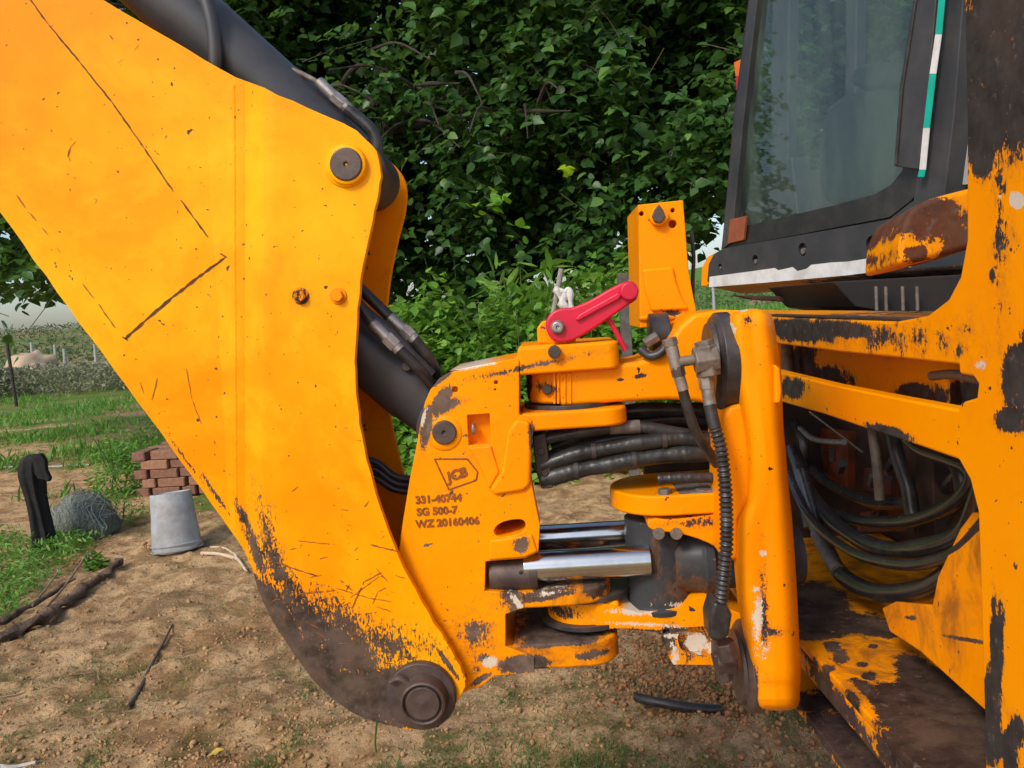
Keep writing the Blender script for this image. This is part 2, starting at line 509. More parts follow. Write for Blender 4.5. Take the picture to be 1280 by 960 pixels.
bm = bmesh.new()
add_tube(bm, [Y(293+ (y_-105)*.006, y_, YB+.0235) for y_ in range(106, 645, 18)], .0042, seg=10, n=7, rfun=lambda L, t: .0026*(1+.30*mnoise(Vector((L*160, 0, 0)))+.15*abs(math.sin(L*420))))
finish('weld_bead', bm, M_BOOM, boom, bevel=0)
# marks of a removed sticker and long scratches: thin flakes lying on the paint
def ribbon(bm, pts, wd, seed=0, y0=None, step=5, gap=0.0):
    rr = random.Random(seed)
    for (a, b) in zip(pts, pts[1:]):
        L = math.hypot(b[0]-a[0], b[1]-a[1]); n = max(1, int(L/step))
        dx, dy = (b[0]-a[0])/L, (b[1]-a[1])/L
        prev = None
        for k in range(n+1):
            t = k/n
            w_ = wd*rr.uniform(.55, 1.25) * (1 if 0 < k < n else .4)
            o_ = rr.uniform(-.35,.35)
            x, y = a[0]+dx*L*t - dy*o_, a[1]+dy*L*t + dx*o_
            dep = (boom_depth(x) if y0 is None else y0) - .0006
            row = (Y(x-dy*w_/2, y+dx*w_/2, dep), Y(x+dy*w_/2, y-dx*w_/2, dep))
            if prev is not None and rr.random() > gap:
                bm.faces.new([bm.verts.new(v) for v in (prev[0], prev[1], row[1], row[0])])
            prev = row
M_MARK = plain('dark_sticker_residue', (.06,.028,.012), (.12,.045,.012), .8, nscale=80)
M_SCR = plain('rusty_scratch', (.17,.055,.008), (.32,.10,.006), .7, nscale=90)
bm = bmesh.new()
ribbon(bm, [(34,-6),(60,30),(100,78),(140,128),(180,185),(217,240)], 2.0, 1)
ribbon(bm, [(226,250),(242,272),(260,297)], 2.3, 2)
finish('sticker_outline', bm, M_MARK, boom, bevel=0, smooth=False, recalc=False)
bm = bmesh.new()
ribbon(bm, [(281,322),(255,341),(215,372),(180,402),(156,424)], 3.6, 3)
ribbon(bm, [(275,317),(283,322)], 5, 4); ribbon(bm, [(153,421),(160,425)], 4, 5)
finish('sticker_outline', bm, M_MARK, boom, bevel=0, smooth=False, recalc=False)
bm = bmesh.new()
for i, s in enumerate([[(20,243),(32,260)],[(37,266),(46,277)],[(52,284),(60,294)],[(71,310),(76,316)],[(103,354),(117,373)],[(123,380),(144,410)]]):
    ribbon(bm, s, 1.5, 10+i)
ribbon(bm, [(94,177),(88,184),(85,196),(88,201)], 2.2, 30); ribbon(bm, [(117,248),(121,250),(119,254)], 2, 31)
ribbon(bm, [(137,44),(141,49)], 6, 32); ribbon(bm, [(168,62),(174,56)], 1.2, 33); ribbon(bm, [(147,79),(153,74)], 1, 34)
ribbon(bm, [(233,460),(240,500),(252,530)], .9, 35); ribbon(bm, [(197,472),(190,500)], 1.3, 36); ribbon(bm, [(175,478),(180,492)], 1.2, 37)
rr = random.Random(77)
for i, s in enumerate([[(345,703),(380,715),(398,720)],[(384,716),(396,720)],[(420,760),(445,742),(475,720)],[(440,760),(455,727),(477,716)],[(466,755),(472,740),(490,731)],[(420,735),(462,748),(490,752)],
                       [(370,743),(420,738)],[(470,758),(490,765)],[(437,795),(445,765)],[(425,725),(440,738)],[(470,710),(485,728)],[(372,676),(420,681)],[(463,681),(500,690)],[(395,700),(410,696)],
                       [(300,640),(303,690)],[(318,650),(322,690)],[(353,470),(375,440)],[(350,700),(372,660),(378,640)],[(392,640),(396,620)],[(415,640),(418,612)],[(377,560),(392,530)],[(330,715),(352,730)]][:14]):
    ribbon(bm, s, (1.0 if i % 3 else 1.6), 50+i, step=4, gap=.12)
for i in range(55):       # short random nicks, thicker towards the worn foot
    x = rr.uniform(320, 530); y = rr.gauss(760, 60)
    if y > 850 or y < 600 or x > 470 + (y-620)*.35: continue
    a = rr.uniform(-1.3, .6); L = rr.uniform(4, 15)
    ribbon(bm, [(x,y),(x+L*math.cos(a), y+L*math.sin(a))], rr.uniform(.7,1.5), 200+i, step=3)
finish('scratch_marks', bm, M_SCR, boom, bevel=0, smooth=False, recalc=False)
tag(bpy.data.objects['scratch_marks'], None, None, kind='stuff')

# ---- rams -------------------------------------------------------------------
YR = 1.287
def ram(name, a, b, r, parent, label=None, extra=()):
    A, B = Y(*a, YR), Y(*b, YR); L = (B-A).length
    bm = bmesh.new()
    add_lathe(bm, A, B, [(0,r*.6),(0,r),(.0,r),(L-.05,r),(L-.045,r*.96),(L,r*.9)], 40)
    o = finish(name, bm, M_BLACKPAINT, parent, bevel=.001)
    return o
dr = ram('dipper_cylinder', (-120,-300), (440,205), .054, root)
bm = bmesh.new(); add_tube(bm, [Y(246,-40,1.225), Y(258,0,1.222), Y(267,40,1.222), Y(269,85,1.226), Y(262,120,1.24)], .0100, seg=14)
finish('hose', bm, M_BLACKPAINT, dr, bevel=0)
tube('steel_pipe', [Y(352,84,1.27), Y(372,90,1.265), Y(392,100,1.262), Y(403,108,1.262)], .0042, M_DULL, dr)
bm = bmesh.new(); add_cyl(bm, Y(398,102,1.262), Y(418,121,1.262), .0088, seg=18)
add_cyl(bm, Y(417,120,1.262), Y(431,132,1.262), .0105, seg=6); add_cyl(bm, Y(429,130,1.262), Y(438,139,1.262), .0092, seg=18)
finish('fitting', bm, M_STEEL, dr, bevel=.0008)
tube('elbow_hose', [Y(434,136,1.262), Y(448,148,1.262), Y(462,160,1.262), Y(470,174,1.262), Y(472,196,1.262)], .0098, M_RUBBER, dr)
c = Y(455, 222, YR)
finish('cylinder_eye', cyl(c+Vector((0,-.06,0)), c+Vector((0,.06,0)), .047), M_DARK, dr, bevel=.003)
finish('pin', cyl(c+Vector((0,-.1,0)), c+Vector((0,.13,0)), .022), M_PIN, dr, bevel=.003)
br = ram('boom_cylinder', (255,266), (548,514), .054, root)
c = Y(566, 531, YR)
finish('cylinder_eye', cyl(c+Vector((0,-.054,0)), c+Vector((0,.054,0)), .052), M_DARK, br, bevel=.003)
disc('port_plug', 508, 458, YR-.056, .0075, .02, M_DARK, br)
def fit(a, b, y, parent):
    A, B = Y(*a, y), Y(*b, y)
    bm = bmesh.new(); add_cyl(bm, A, A.lerp(B,.55), .0088, seg=18); add_cyl(bm, A.lerp(B,.52), A.lerp(B,.86), .0118, seg=6); add_cyl(bm, A.lerp(B,.8), B, .0098, seg=18)
    finish('fitting', bm, M_STEEL, parent, bevel=.0008)
fit((465,403),(500,438),1.215,br); fit((487,396),(519,425),1.24,br)
tube('hose', [Y(425,345,1.215), Y(448,380,1.215), Y(466,404,1.215)], .0088, M_RUBBER, br)
tube('hose', [Y(440,350,1.24), Y(462,372,1.24), Y(489,398,1.24)], .0085, M_RUBBER, br)
tube('hose', [Y(430,360,1.228), Y(456,388,1.222), Y(486,412,1.222), Y(512,440,1.225), Y(540,468,1.235)], .0075, M_RUBBER, br)
tube('hose', [Y(499,437,1.215), Y(520,458,1.22), Y(537,478,1.235), Y(544,492,1.25)], .0085, M_RUBBER, br)
tube('hose', [Y(517,424,1.24), Y(530,440,1.245), Y(541,458,1.255), Y(546,476,1.27)], .0095, M_RUBBER, br)
for k, (ya, yb) in enumerate(((578, 596), (588, 604), (598, 612))):
    tube('cable', [Y(440,ya-6,1.30), Y(470,ya,1.30), Y(495,yb,1.30), Y(530,yb+4,1.31)], .006, M_RUBBER, br)

# ---- kingpost -----------------------------------------------------------------
YK, YK2 = 1.197, 1.377
HC = 1.287                                 # centre of the slew pins
kp = plY(YK)
KP = [(527,521),(531,503),(538,487),(549,473),(563,465),(600,459),(642,448),(649,450),(649,466),(649,518),(662,523),(668,533),(664,545),(664,600),(670,632),(675,655),(673,690),(656,698),
      (607,702),(606,739),(655,742),(655,760),(632,768),(632,808),(650,815),(668,822),(668,841),(618,845),(602,858),(578,866),(545,872),(510,850),(497,700),(503,655),(512,600),(520,560)]
kbare = [(552,500,24,9,-62,.8),(533,535,8,26,10,.8),(548,510,30,7,-15,.7),(545,478,30,4,-35,.8),(655,831,38,12,-3,1.1),(605,823,9,8,0,.5),(640,745,16,10,0,.5),(652,680,9,10,0,.6),
         (644,770,8,30,0,.35),(590,800,14,20,0,.2),(668,743,40,10,-10,.35),(664,545,4,20,0,.6),(600,850,18,4,-30,.7),(655,460,60,3,-12,.3)]
kwhite = [(612,828,13,9,0,.8),(646,752,16,4,50,.5),(700,742,30,4,-10,.35),(590,459,40,2,-10,.5),(530,520,3,16,15,.5),(655,846,40,2,-3,.5),(680,830,8,8,0,.4)]
M_KP = paint('kingpost_orange_paint', kp, kbare, kwhite, specks=1.4, edge=.7, cast=.35, nscale=42, amp=.6, amp2=.6, dirt_shade=.45, bare_col=(.17,.12,.095), bare_col2=(.07,.048,.038))
king = finish('kingpost', prism(poly(kp, KP), (0, .034, 0)), M_KP, root, bevel=.0045)
bpy.context.view_layer.update()
def cutY(pts, y0, dy): return prism(poly(plY(y0), pts), (0, dy, 0))
sq = [(584,519),(612,517),(614,555),(586,557)]
oval = rounded([(616,664),(624,654),(642,649),(657,650),(657,664),(640,670),(622,672)], 2)
cs = []
for pts, d in ((sq, .024), (oval, .05)):
    p3 = poly(plY(YK), pts)
    cs.append(prism([p + Vector((0,-.01,0)) for p in p3], (0, d, 0)))
cs[0].free(); p3 = poly(kp, sq); cs[0] = prism([p + Vector((0,-.01,0)) for p in p3], (0, .032, 0))
for hx, hy, r in ((569,487,.0045),(620,478,.003),(619,487,.0015)):
    c = Y(hx,hy,YK); cs.append(cyl(c+Vector((0,-.01,0)), c+Vector((0,.012,0)), r, 14))
carve(king, cs)
# body block behind the face, between the pockets
bm = bmesh.new()
def blk(pts, y0=YK+.0345, y1=YK2): 
    a = poly(kp, pts)
    for v in a: v.y = y0
    add_prism(bm, a, (0, y1-y0, 0))
blk([(600,463),(646,452),(646,520),(660,535),(660,545),(660,700-3),(604,700)])
blk([(560,741),(652,744),(652,758),(629,766),(629,812),(665,825),(665,838),(618,842),(600,855),(560,860)])
blk([(560,700),(603,700.5),(603,740.5),(560,740.5)], YK+.12, YK2)
core = finish('casting_core', bm, M_KP, king, bevel=.003)
bpy.context.view_layer.update()
carve(core, [prism([p + Vector((0,-.01,0)) for p in poly(kp, oval)], (0,.16,0))])
a = poly(kp, [(527,521),(549,473),(563,465),(640,449),(640,560),(603,700),(560,740),(560,860),(545,872),(510,850),(497,700),(512,600)])
for v in a: v.y = YK2-.034
finish('far_cheek', prism(a, (0,.034,0)), M_KP, king, bevel=.004)
# ears
def stadium(xl, xc, R, yc=HC, n=18, side=1):
    pts = [(xl, yc-R)]
    for i in range(n+1):
        t = -math.pi/2 + math.pi*i/n
        pts.append((xc + side*R*math.cos(t), yc + R*math.sin(t)))
    pts.append((xl, yc+R))
    return pts
def ear(name, xl_px, tip_px, zt, zb, mat, parent, R=.09, bevel=.005, rc=None):
    y = HC - R
    xl = Y(xl_px, zt[1], y).x
    tip = Y(tip_px, zt[1], HC).x
    z1 = Y(*zt, y).z; z0 = Y(*zb, y).z
    rc = rc or R
    pts = [(xl, HC-R)] + [(tip-rc+rc*math.cos(t), HC-R+rc+rc*math.sin(t)) for t in [-math.pi/2+math.pi/2*i/9 for i in range(10)]] + [(tip-rc+rc*math.cos(t), HC+R-rc+rc*math.sin(t)) for t in [math.pi/2*i/9 for i in range(10)]] + [(xl, HC+R)]
    bm = prism([(px_, py_, z0) for px_, py_ in pts], (0,0,z1-z0))
    return finish(name, bm, mat, parent, bevel=bevel)
e1 = ear('upper_ear', 646, 768, (700,431), (700,466), M_KP, king, R=.088, rc=.018)
e2 = ear('upper_inner_ear', 650, 779, (720,513), (720,536), M_KP, king, R=.087, rc=.035)
M_EAR = paint('greasy_ear_paint', kp, [(680,745,40,7,-8,.9),(745,738,20,16,0,.6),(655,832,34,13,-3,1.4),(700,805,60,5,-4,.8),(740,820,20,6,-5,.5),(655,785,26,12,0,.5)], [(620,830,10,9,0,.8),(690,742,20,3,-8,.3)], specks=2, edge=.7, cast=.35, nscale=48, amp=.6, dirt_shade=.9, dirt_shade_lo=.42, bare_col=(.12,.085,.07), bare_col2=(.04,.028,.022))
e3 = ear('lower_inner_ear', 640, 762, (700,738), (700,759), M_EAR, king, R=.088, rc=.06)
e4 = ear('lower_ear', 640, 771, (700,804), (700,836), M_EAR, king, R=.0875, rc=.05)
# tapering ledge in front of the top ear, on the casting crest
bm = prism([p for p in poly(plY(YK+.006), [(560,464),(646,447),(649,433),(695,430),(690,440),(660,451),(640,456),(600,461)])], (0,.16,0))
finish('crest', bm, M_KP, king, bevel=.004)
# raised bulge on the casting
bm = prism(poly(plY(YK-.007), [(634,540),(645,524),(662,527),(665,545),(663,606),(655,614),(618,620),(612,612),(626,590)]), (0,.02,0))
finish('casting_bulge', bm, M_KP, king, bevel=.0065, seg=4)
bm = prism(poly(plY(YK-.003), [(585,559),(614,557),(624,590),(612,612),(600,585)]), (0,.012,0))
finish('casting_rib', bm, M_KP, king, bevel=.003)
bm = prism(poly(plY(YK-.004), [(612,676),(665,668),(672,690),(656,697),(610,701)]), (0,.012,0))
finish('pocket_lip', bm, M_KP, king, bevel=.0035)
# pin in the kingpost, mark on a worn ring
c = Y(555,542,YK-.003); bm = bmesh.new(); add_lathe(bm, c, c+Vector((0,1,0)), [(0,.0185),(.001,.0250),(.003,.0275),(.004,.0285)], 40)
finish('pin_boss', bm, M_KP, king, bevel=0)
pin(555, 541, YK-.007, .0185, king)
c = Y(592,536,YK+.006); bm = bmesh.new(); bmesh.ops.create_uvsphere(bm, u_segments=16, v_segments=10, radius=.0075, matrix=Matrix.Translation(c) @ Matrix.Diagonal((.55,1,1.25,1)))
finish('grease_nipple', bm, M_STEEL, king, bevel=0)
disc('retaining_bolt', 693, 440, HC-.09-.011, .0095, .02, M_DARK, king)
disc('grease_plug', 684, 487, HC-.066, .0075, .02, M_DARK, king)
# lettering cast into the face
M_CAST = plain('dirty_cast_lettering', (.33,.085,.004), (.16,.05,.01), .6, nscale=120, bump=.3)
def lettering(name, body, px, py, size, shear=0.0, bold=.0006, ang=None, parent=king, y=YK):
    cu = bpy.data.curves.new(name, 'FONT'); cu.body = body; cu.size = size; cu.extrude = .0009; cu.shear = shear; cu.offset = bold
    cu.resolution_u = 3
    o = bpy.data.objects.new(name, cu); C.objects.link(o)
    o.rotation_euler = (math.pi/2, 0, 0) if ang is None else (math.pi/2, ang, 0)
    o.location = Y(px, py, y - .0006)
    bpy.context.view_layer.update()
    me = bpy.data.meshes.new_from_object(o.evaluated_get(bpy.context.evaluated_depsgraph_get()))
    me.transform(o.matrix_world)
    bpy.data.objects.remove(o)
    me.name = name
    return link(name, me, M_CAST, parent)
lettering('cast_lettering', '331-40744', 519.5, 629.5, .0164)
lettering('cast_lettering', 'SG 500-7', 521, 644.5, .0164)
lettering('cast_lettering', 'WZ 20160406', 520, 659.5, .0164)
bm = bmesh.new()
lg = [(543,573.5),(584,573.5),(597,590),(595,600),(561,612)]
lgs = [Y(*p, YK-.0006) for p in lg]
for a, b in zip(lgs, lgs[1:]+lgs[:1]): add_cyl(bm, a, b, .0011, seg=8)
finish('cast_emblem_frame', bm, M_CAST, king, bevel=0)
lettering('cast_emblem', 'JCB', 560.5, 602, .0205, shear=.12, bold=.0008, ang=math.radians(-14))

cp0 = plY(1.218)
# rod eye in the pocket, chromed rods of the slew cylinders
slew = finish('slew_cylinder', cyl(X(800,703,.155), X(800,703,.155)+Vector((.11,0,0)), .046), M_BLACKPAINT, root, bevel=.004)
def rodx(name, pxa, pxb, py, y, r, mat, parent):
    A = Y(pxa, py, y); B = Y(pxb, py + (pxb-pxa)*-.073, y); B.z = A.z
    return finish(name, cyl(A, B, r, 36), mat, parent, bevel=.001)
rodx('piston_rod', 655, 812, 709, 1.226, .0238, M_CHROME, slew)
rodx('piston_rod', 664, 800, 673, 1.345, .0215, M_CHROME, slew)
rodx('rod_end', 613, 669, 719, 1.227, .0262, M_PIN, slew)
rodx('rod_end', 662, 672, 716, 1.227, .0275, M_DARK, slew)
disc('grease_hole', 651, 716, 1.2005, .0032, .004, M_RUBBER, slew)
# dark trunnion block
M_WORNBLK = paint('worn_black_paint', cp0, [(850,735,6,22,0,.5),(822,690,4,26,0,.4),(862,740,20,12,0,.3)], [(845,758,30,5,0,.25)], specks=2, edge=.5, base=(.035,.038,.042), base2=(.055,.058,.062), bare_col=(.16,.085,.05), bare_col2=(.07,.045,.035), dirt_shade=.0, amp=.7)
c = Y(838, 700, 1.262); zt, zb = Y(838,648,1.24).z, Y(838,764,1.24).z
bm = bmesh.new(); add_lathe(bm, (c.x-.02,1.27,zb-.002), (c.x-.02,1.27,zt), [(0,.036),(.002,.055),(.010,.056),(.014,.051),(zt-zb,.049)], 40)
finish('trunnion', bm, M_WORNBLK, slew, bevel=.001)
bm = bmesh.new(); a = Y(845,705,1.25); add_lathe(bm, (a.x-.005,1.262,a.z), (a.x+1,1.262,a.z), [(0,.046),(.04,.050),(.046,.054),(.06,.054),(.066,.046),(.20,.046)], 40)
finish('cylinder_barrel', bm, M_WORNBLK, slew, bevel=.001)
for bx in (824, 846): disc('cap_bolt', bx, 668, 1.2, .009, .03, M_DULL, slew)

# ---- carriage -------------------------------------------------------------------
YC, YC2 = 1.218, 1.356
cp = plY(YC)
cbare = [(683,487,14,6,0,.2),(800,470,9,3,-8,.6),(775,475,4,2,0,.7),(870,805,22,14,0,.3),(835,800,12,20,0,.5),(700,770,20,8,0,.35),(845,788,34,3,-4,.7),(800,790,60,4,2,.5),(690,755,8,20,0,.5),
         (880,650,30,5,0,.2),(660,480,5,24,0,.6)]
cwhite = [(815,757,26,6,5,.9),(790,765,40,5,3,.5),(872,806,15,13,0,1.2),(890,812,12,6,0,.7),(850,795,26,4,0,.4),(800,780,50,3,3,.35),(843,822,6,18,0,.4),(755,745,24,3,-5,.4),(860,605,30,2,0,.3)]
M_CAR = paint('carriage_orange_paint', cp, cbare, cwhite, specks=1.1, edge=.55, cast=.35, nscale=42, amp=.5, amp2=.6, dirt_shade=.4)
UA = [(690,464),(775,455),(797,452),(815,447),(834,432),(850,408),(868,392),(905,387),(935,388),(948,400),(948,520),(905,510),(870,502),(835,500),(770,503),(700,509)]
car = finish('carriage', prism(poly(cp, UA), (0, YC2-YC, 0)), M_CAR, root, bevel=.008, seg=4)
def tongue(name, tip_px, xr_px, zt, zb):
    R = (YC2-YC)/2 - .003
    xr = Y(xr_px, zt[1], YC).x; tip = Y(tip_px, zt[1], HC).x
    z1 = Y(*zt, YC).z; z0 = Y(*zb, YC).z
    bm = prism([(a, b, z0) for a, b in stadium(xr, tip+R, R, side=-1)], (0,0,z1-z0))
    return finish(name, bm, M_CAR, car, bevel=.007)
tongue('upper_tongue', 657, 772, (700,463), (700,506))
tongue('lower_tongue', 684, 775, (710,756), (710,788))
for k, gx in enumerate((693, 698, 706, 713)):   # machining ridges round the tongue
    bm = prism(poly(plY(YC-.0022), [(gx-1.5,466),(gx+1.5,466),(gx+1.5,505),(gx-1.5,505)]), (0,.006,0))
    finish('rib', bm, M_CAR, car, bevel=.001)
LA = [(745,752),(800,766),(850,760),(868,748),(896,744),(908,760),(935,770),(935,832),(842,831),(834,818),(833,802),(820,790),(775,786),(745,787)]
la = finish('lower_arm', prism(poly(cp, LA), (0, YC2-YC, 0)), M_CAR, car, bevel=.006)
bpy.context.view_layer.update()
cc = [prism([p+Vector((0,-.01,0)) for p in poly(cp, rounded([(845,790),(868,783),(905,783),(905,815),(852,820)],2))], (0,.022,0))]
c = Y(833,790,YC); cc.append(cyl(c+Vector((0,-.02,0)), c+Vector((0,.02,0)), .0055, 16))
c = Y(708,772,YC); cc.append(cyl(c+Vector((0,-.02,0)), c+Vector((0,.02,0)), .0055, 16))
carve(la, cc)
# middle bracket that carries the slew cylinder
def flange(name, tip_px, xr_px, zt, zb, R, mat=M_CAR, yc=HC, bevel=.004):
    y = yc-R
    xr = Y(xr_px, zt[1], y).x; tip = Y(tip_px, zt[1], yc).x
    z1 = Y(*zt, y).z; z0 = Y(*zb, y).z
    bm = prism([(a, b, z0) for a, b in stadium(xr, tip+R, R, yc=yc, side=-1)], (0,0,z1-z0))
    return finish(name, bm, mat, car, bevel=bevel)
flange('cylinder_bracket', 763, 930, (800,622), (800,648), .086)
bm = prism(poly(plY(YC-.012), rounded([(812,648),(840,650),(900,642),(935,628),(935,700),(905,690),(880,676),(850,667),(818,664),(808,658)],1)), (0,.12,0))
finish('bracket_web', bm, M_CAR, car, bevel=.005)
bm = bmesh.new(); a = Y(818,628,1.22); b = Y(925,626,1.22)
add_prism(bm, [Y(815,628,1.205), Y(930,618,1.205), Y(930,607,1.205), Y(822,622,1.205)], (0,.11,0))
finish('cover_plate', bm, M_DULL, car, bevel=.002)
for bx in (831, 878):
    c = Y(bx, 622, 1.215); finish('bolt', cyl(c, c+Vector((0,0,.014)), .0105, 6), M_DULL, car, bevel=.0015)
bm = prism([Y(850,622,1.203), Y(874,620,1.203), Y(866,634,1.203), Y(860,636,1.203)], (0,.004,0)); finish('lock_tab', bm, M_PIN, car, bevel=.001)
# dark rings between ears and tongues
hx = Y(705, 480, HC).x
for (zt, r) in (((720,459),.085), ((720,511),.083), ((720,757),.082), ((720,792),.082)):
    z = Y(*zt, 1.2).z
    finish('seal_ring', cyl((hx+.012,HC,z-.004), (hx+.012,HC,z+.004), r*.93, 44), M_SEAL, king, bevel=.001)
finish('slew_pin', cyl((hx,HC,Y(700,530,1.2).z+.004), (hx,HC,Y(700,428,1.2).z-.012), .03), M_PIN, king, bevel=0)
finish('slew_pin', cyl((hx,HC,Y(700,836,1.2).z+.006), (hx,HC,Y(700,735,1.2).z-.004), .03), M_PIN, king, bevel=0)
# upright mast of the carriage
ma = Y(797,256,1.335)
mp = plY(1.335)
M_MAST = paint('mast_orange_paint', mp, [(840,392,14,3,0,.3)], (), specks=.8, edge=.4, dirt_shade=.25)
bm = prism(poly(mp, [(797,256),(854,250),(858,300),(861,340),(870,387),(872,405),(800,410),(799,330)]), (0,.17,0))
mast = finish('mast', bm, M_MAST, car, bevel=.004)
bpy.context.view_layer.update()
c = Y(841,280,1.335); h1 = cyl(c+Vector((0,-.01,0)), c+Vector((0,.03,0)), .0065, 18)
c = Y(802,267,1.335); h2 = cyl(c+Vector((0,-.01,0)), c+Vector((0,.03,0)), .0038, 14)
c = Y(841,263,1.335); h3 = cyl(c+Vector((0,-.01,0)), c+Vector((0,.03,0)), .0035, 14)
carve(mast, [h1, h2, h3])
bm = prism(poly(plY(1.329), [(803,336),(842,333),(846,352),(853,372),(862,387),(815,390),(806,362)]), (0,.012,0))
finish('mast_pad', bm, M_MAST, car, bevel=.005)
disc('mast_boss', 824, 270, 1.323, 0, 0, M_MAST, car, prof=[(0,.0128),(.001,.0152),(.014,.0156)])
bm = prism([p for p in poly(plY(1.318), [(824,255),(829,262),(832,270),(829,277),(824,279),(818,277),(815,270),(818,262)])], (0,.03,0))
finish('mast_pin', bm, M_PIN, car, bevel=.002)
tube('pipe', [Y(864,288,1.45), Y(867,320,1.45), Y(866,350,1.45), Y(866,392,1.45)], .0035, M_RUBBER, car)
# hose end in the hollow beside the mast
c = Y(822,425,1.32)
finish('far_clamp', cyl(Y(812,420,1.30), Y(812,420,1.30)+Vector((.03,0,0)), .036), M_SEAL, car, bevel=.002)
tube('hose', [Y(800,436,1.22), Y(812,445,1.215), Y(826,441,1.21), Y(834,430,1.21)], .007, M_RUBBER, car)
bm = bmesh.new(); add_cyl(bm, Y(806,430,1.25), Y(822,420,1.25), .009, seg=6); finish('fitting', bm, M_DULL, car, bevel=.001)

# near column of the carriage with its two clamps
colp = plY(1.10)
ccb = [(955,770,5,46,0,.3),(944,865,5,30,2,.8),(962,790,12,4,0,.3),(935,400,6,6,0,.3)]
ccw = [(948,772,7,34,4,.55),(955,694,7,5,0,.45),(946,737,6,5,0,.35),(918,410,3,12,-15,.8),(938,387,10,2,-20,.6),(955,812,8,12,0,.15)]
M_COL = paint('column_orange_paint', colp, ccb, ccw, specks=.6, edge=.15, nscale=60, amp=.5, amp2=.8, dirt_shade=.2, rough=.42)
COL = arc2([(913,425),(916,405),(925,392),(940,386),(955,392),(967,410),(974,440),(977,480)],4) + [(979,530),(985,600),(993,690),(998,770),(1000,850),(998,876),(990,886),(950,888),(938,882),
      (936,850),(932,800),(922,752),(917,700),(919,655),(930,628),(932,600),(930,540),(921,500),(915,470)]
cr = [(386,936,947,.030),(387.5,926,955,.018),(390,918,961,.009),(395,912,965,.003),(405,910,968,0),(420,911,970,0),(440,912,974,0),(470,915,977,0),(500,921,978,0),(530,927,979,0),(560,931,982,0),(600,932,985,0),(628,930,988,0),(645,922,990,0),(660,918,991,0),(700,917,994,0),(752,922,997,0),
      (800,931,999,0),(838,935,1001,-.001),(850,936,1001,-.001),(857,937,1000,.001),(874,939,1000,.001),(882,942,998,.006),(886,946,993,.014),(888,954,986,.03)]
ys = list(np.linspace(386, 888, 70)); rows_ = []
bm = bmesh.new()
A_ = np.array(cr)
for y_ in sorted(set([a[0] for a in cr] + ys)):
    xl, xr_, d_ = (float(np.interp(y_, A_[:,0], A_[:,k])) for k in (1,2,3))
    row = []
    for k in range(25):
        u = k/24; s_ = abs(2*u-1)
        p = Y(xl+(xr_-xl)*u, y_, 1.10 + d_ + .042*s_**5 + .006*(1-s_)*math.sin(y_*.02))
        row.append(bm.verts.new(p))
    for u, yy in ((.97, 1.20), (.95, 1.235), (.5, 1.24), (.1, 1.235), (.04, 1.20)):
        p = Y(xl+(xr_-xl)*u, y_, yy); row.append(bm.verts.new(p))
    rows_.append(row)
for a, b in zip(rows_, rows_[1:]):
    for k in range(len(a)): bm.faces.new((a[k], a[(k+1)%len(a)], b[(k+1)%len(a)], b[k]))
bm.faces.new(rows_[0]); bm.faces.new(rows_[-1])
col = finish('carriage_column', bm, M_COL, root, bevel=0, angle=60)
bm = prism(poly(plY(1.125), [(912,508),(940,500),(940,620),(925,650),(925,700),(905,705),(907,600),(904,520)]), (0,.12,0))
finish('column_flank', bm, M_COL, col, bevel=.008)
bm = prism(poly(plY(1.1), [(968,455),(976,460),(978,490),(976,505),(968,505)]), (0,.05,0)); finish('column_boss', bm, M_COL, col, bevel=.004)
for (px_, py_, r) in ((896,452,.071),(921,832,.067)):
    x0 = .226 if py_ < 600 else .258
    c = Y(px_, py_, 1.172); x0 = c.x - (.012 if py_ < 600 else .002)
    bm = bmesh.new(); c = Vector((x0, 1.172, c.z))
    add_lathe(bm, c, c+Vector((1,0,0)), [(0,r*.55),(.0,r*.80),(.006,r*.82),(.006,r*.9),(.012,r),(.03,r)], 44)
    clamp = finish('clamp_disc', bm, M_SEAL if py_ < 600 else M_PIN, col, bevel=.001)
# fittings and hoses on the column
def seg_cyl(name, a, b, y, r, mat, parent, seg=20, bevel=.001, r1=None):
    bm = bmesh.new(); add_cyl(bm, Y(*a, y), Y(*b, y), r, r1, seg=seg); return finish(name, bm, mat, parent, bevel=bevel)
yf = 1.10
seg_cyl('manifold', (868,452), (897,447), yf, .020, M_DULL, col, 8, .002)
seg_cyl('manifold', (880,432), (886,470), yf, .017, M_DULL, col, 6, .002)
seg_cyl('manifold', (881,434), (879,426), yf, .013, M_DULL, col, 6)
seg_cyl('nipple', (846,453), (872,449), yf, .0072, M_DULL, col)
seg_cyl('fitting', (838,428), (846,462), yf, .0085, M_STEEL, col)
seg_cyl('fitting', (836,423), (839,432), yf, .0105, M_DULL, col, 6)
seg_cyl('fitting', (846,458), (849,470), yf, .0098, M_PIN, col, 6)
seg_cyl('ferrule', (848,468), (854,488), yf, .0078, M_STEEL, col)
seg_cyl('fitting', (881,468), (884,486), yf, .0105, M_STEEL, col, 6)
seg_cyl('ferrule', (884,484), (888,508), yf, .0088, M_STEEL, col)
tube('hose', [Y(853,486,yf), Y(860,512,yf), Y(870,540,yf+.005), Y(884,562,yf+.02), Y(896,580,yf+.04)], .0072, M_RUBBER, col, n=10)
corr = [Y(887,506,1.095), Y(893,532,1.09), Y(901,560,1.085), Y(906,600,1.08), Y(908,640,1.08), Y(908,680,1.08), Y(905,715,1.08), Y(902,745,1.085), Y(899,765,1.09)]
tube('corrugated_hose', corr, .009, M_RUBBER, col, n=34, seg=16, rfun=lambda L, t: (.0088 if t < .14 else .0084 + .0014*math.sin(L*2*math.pi/.0068)))
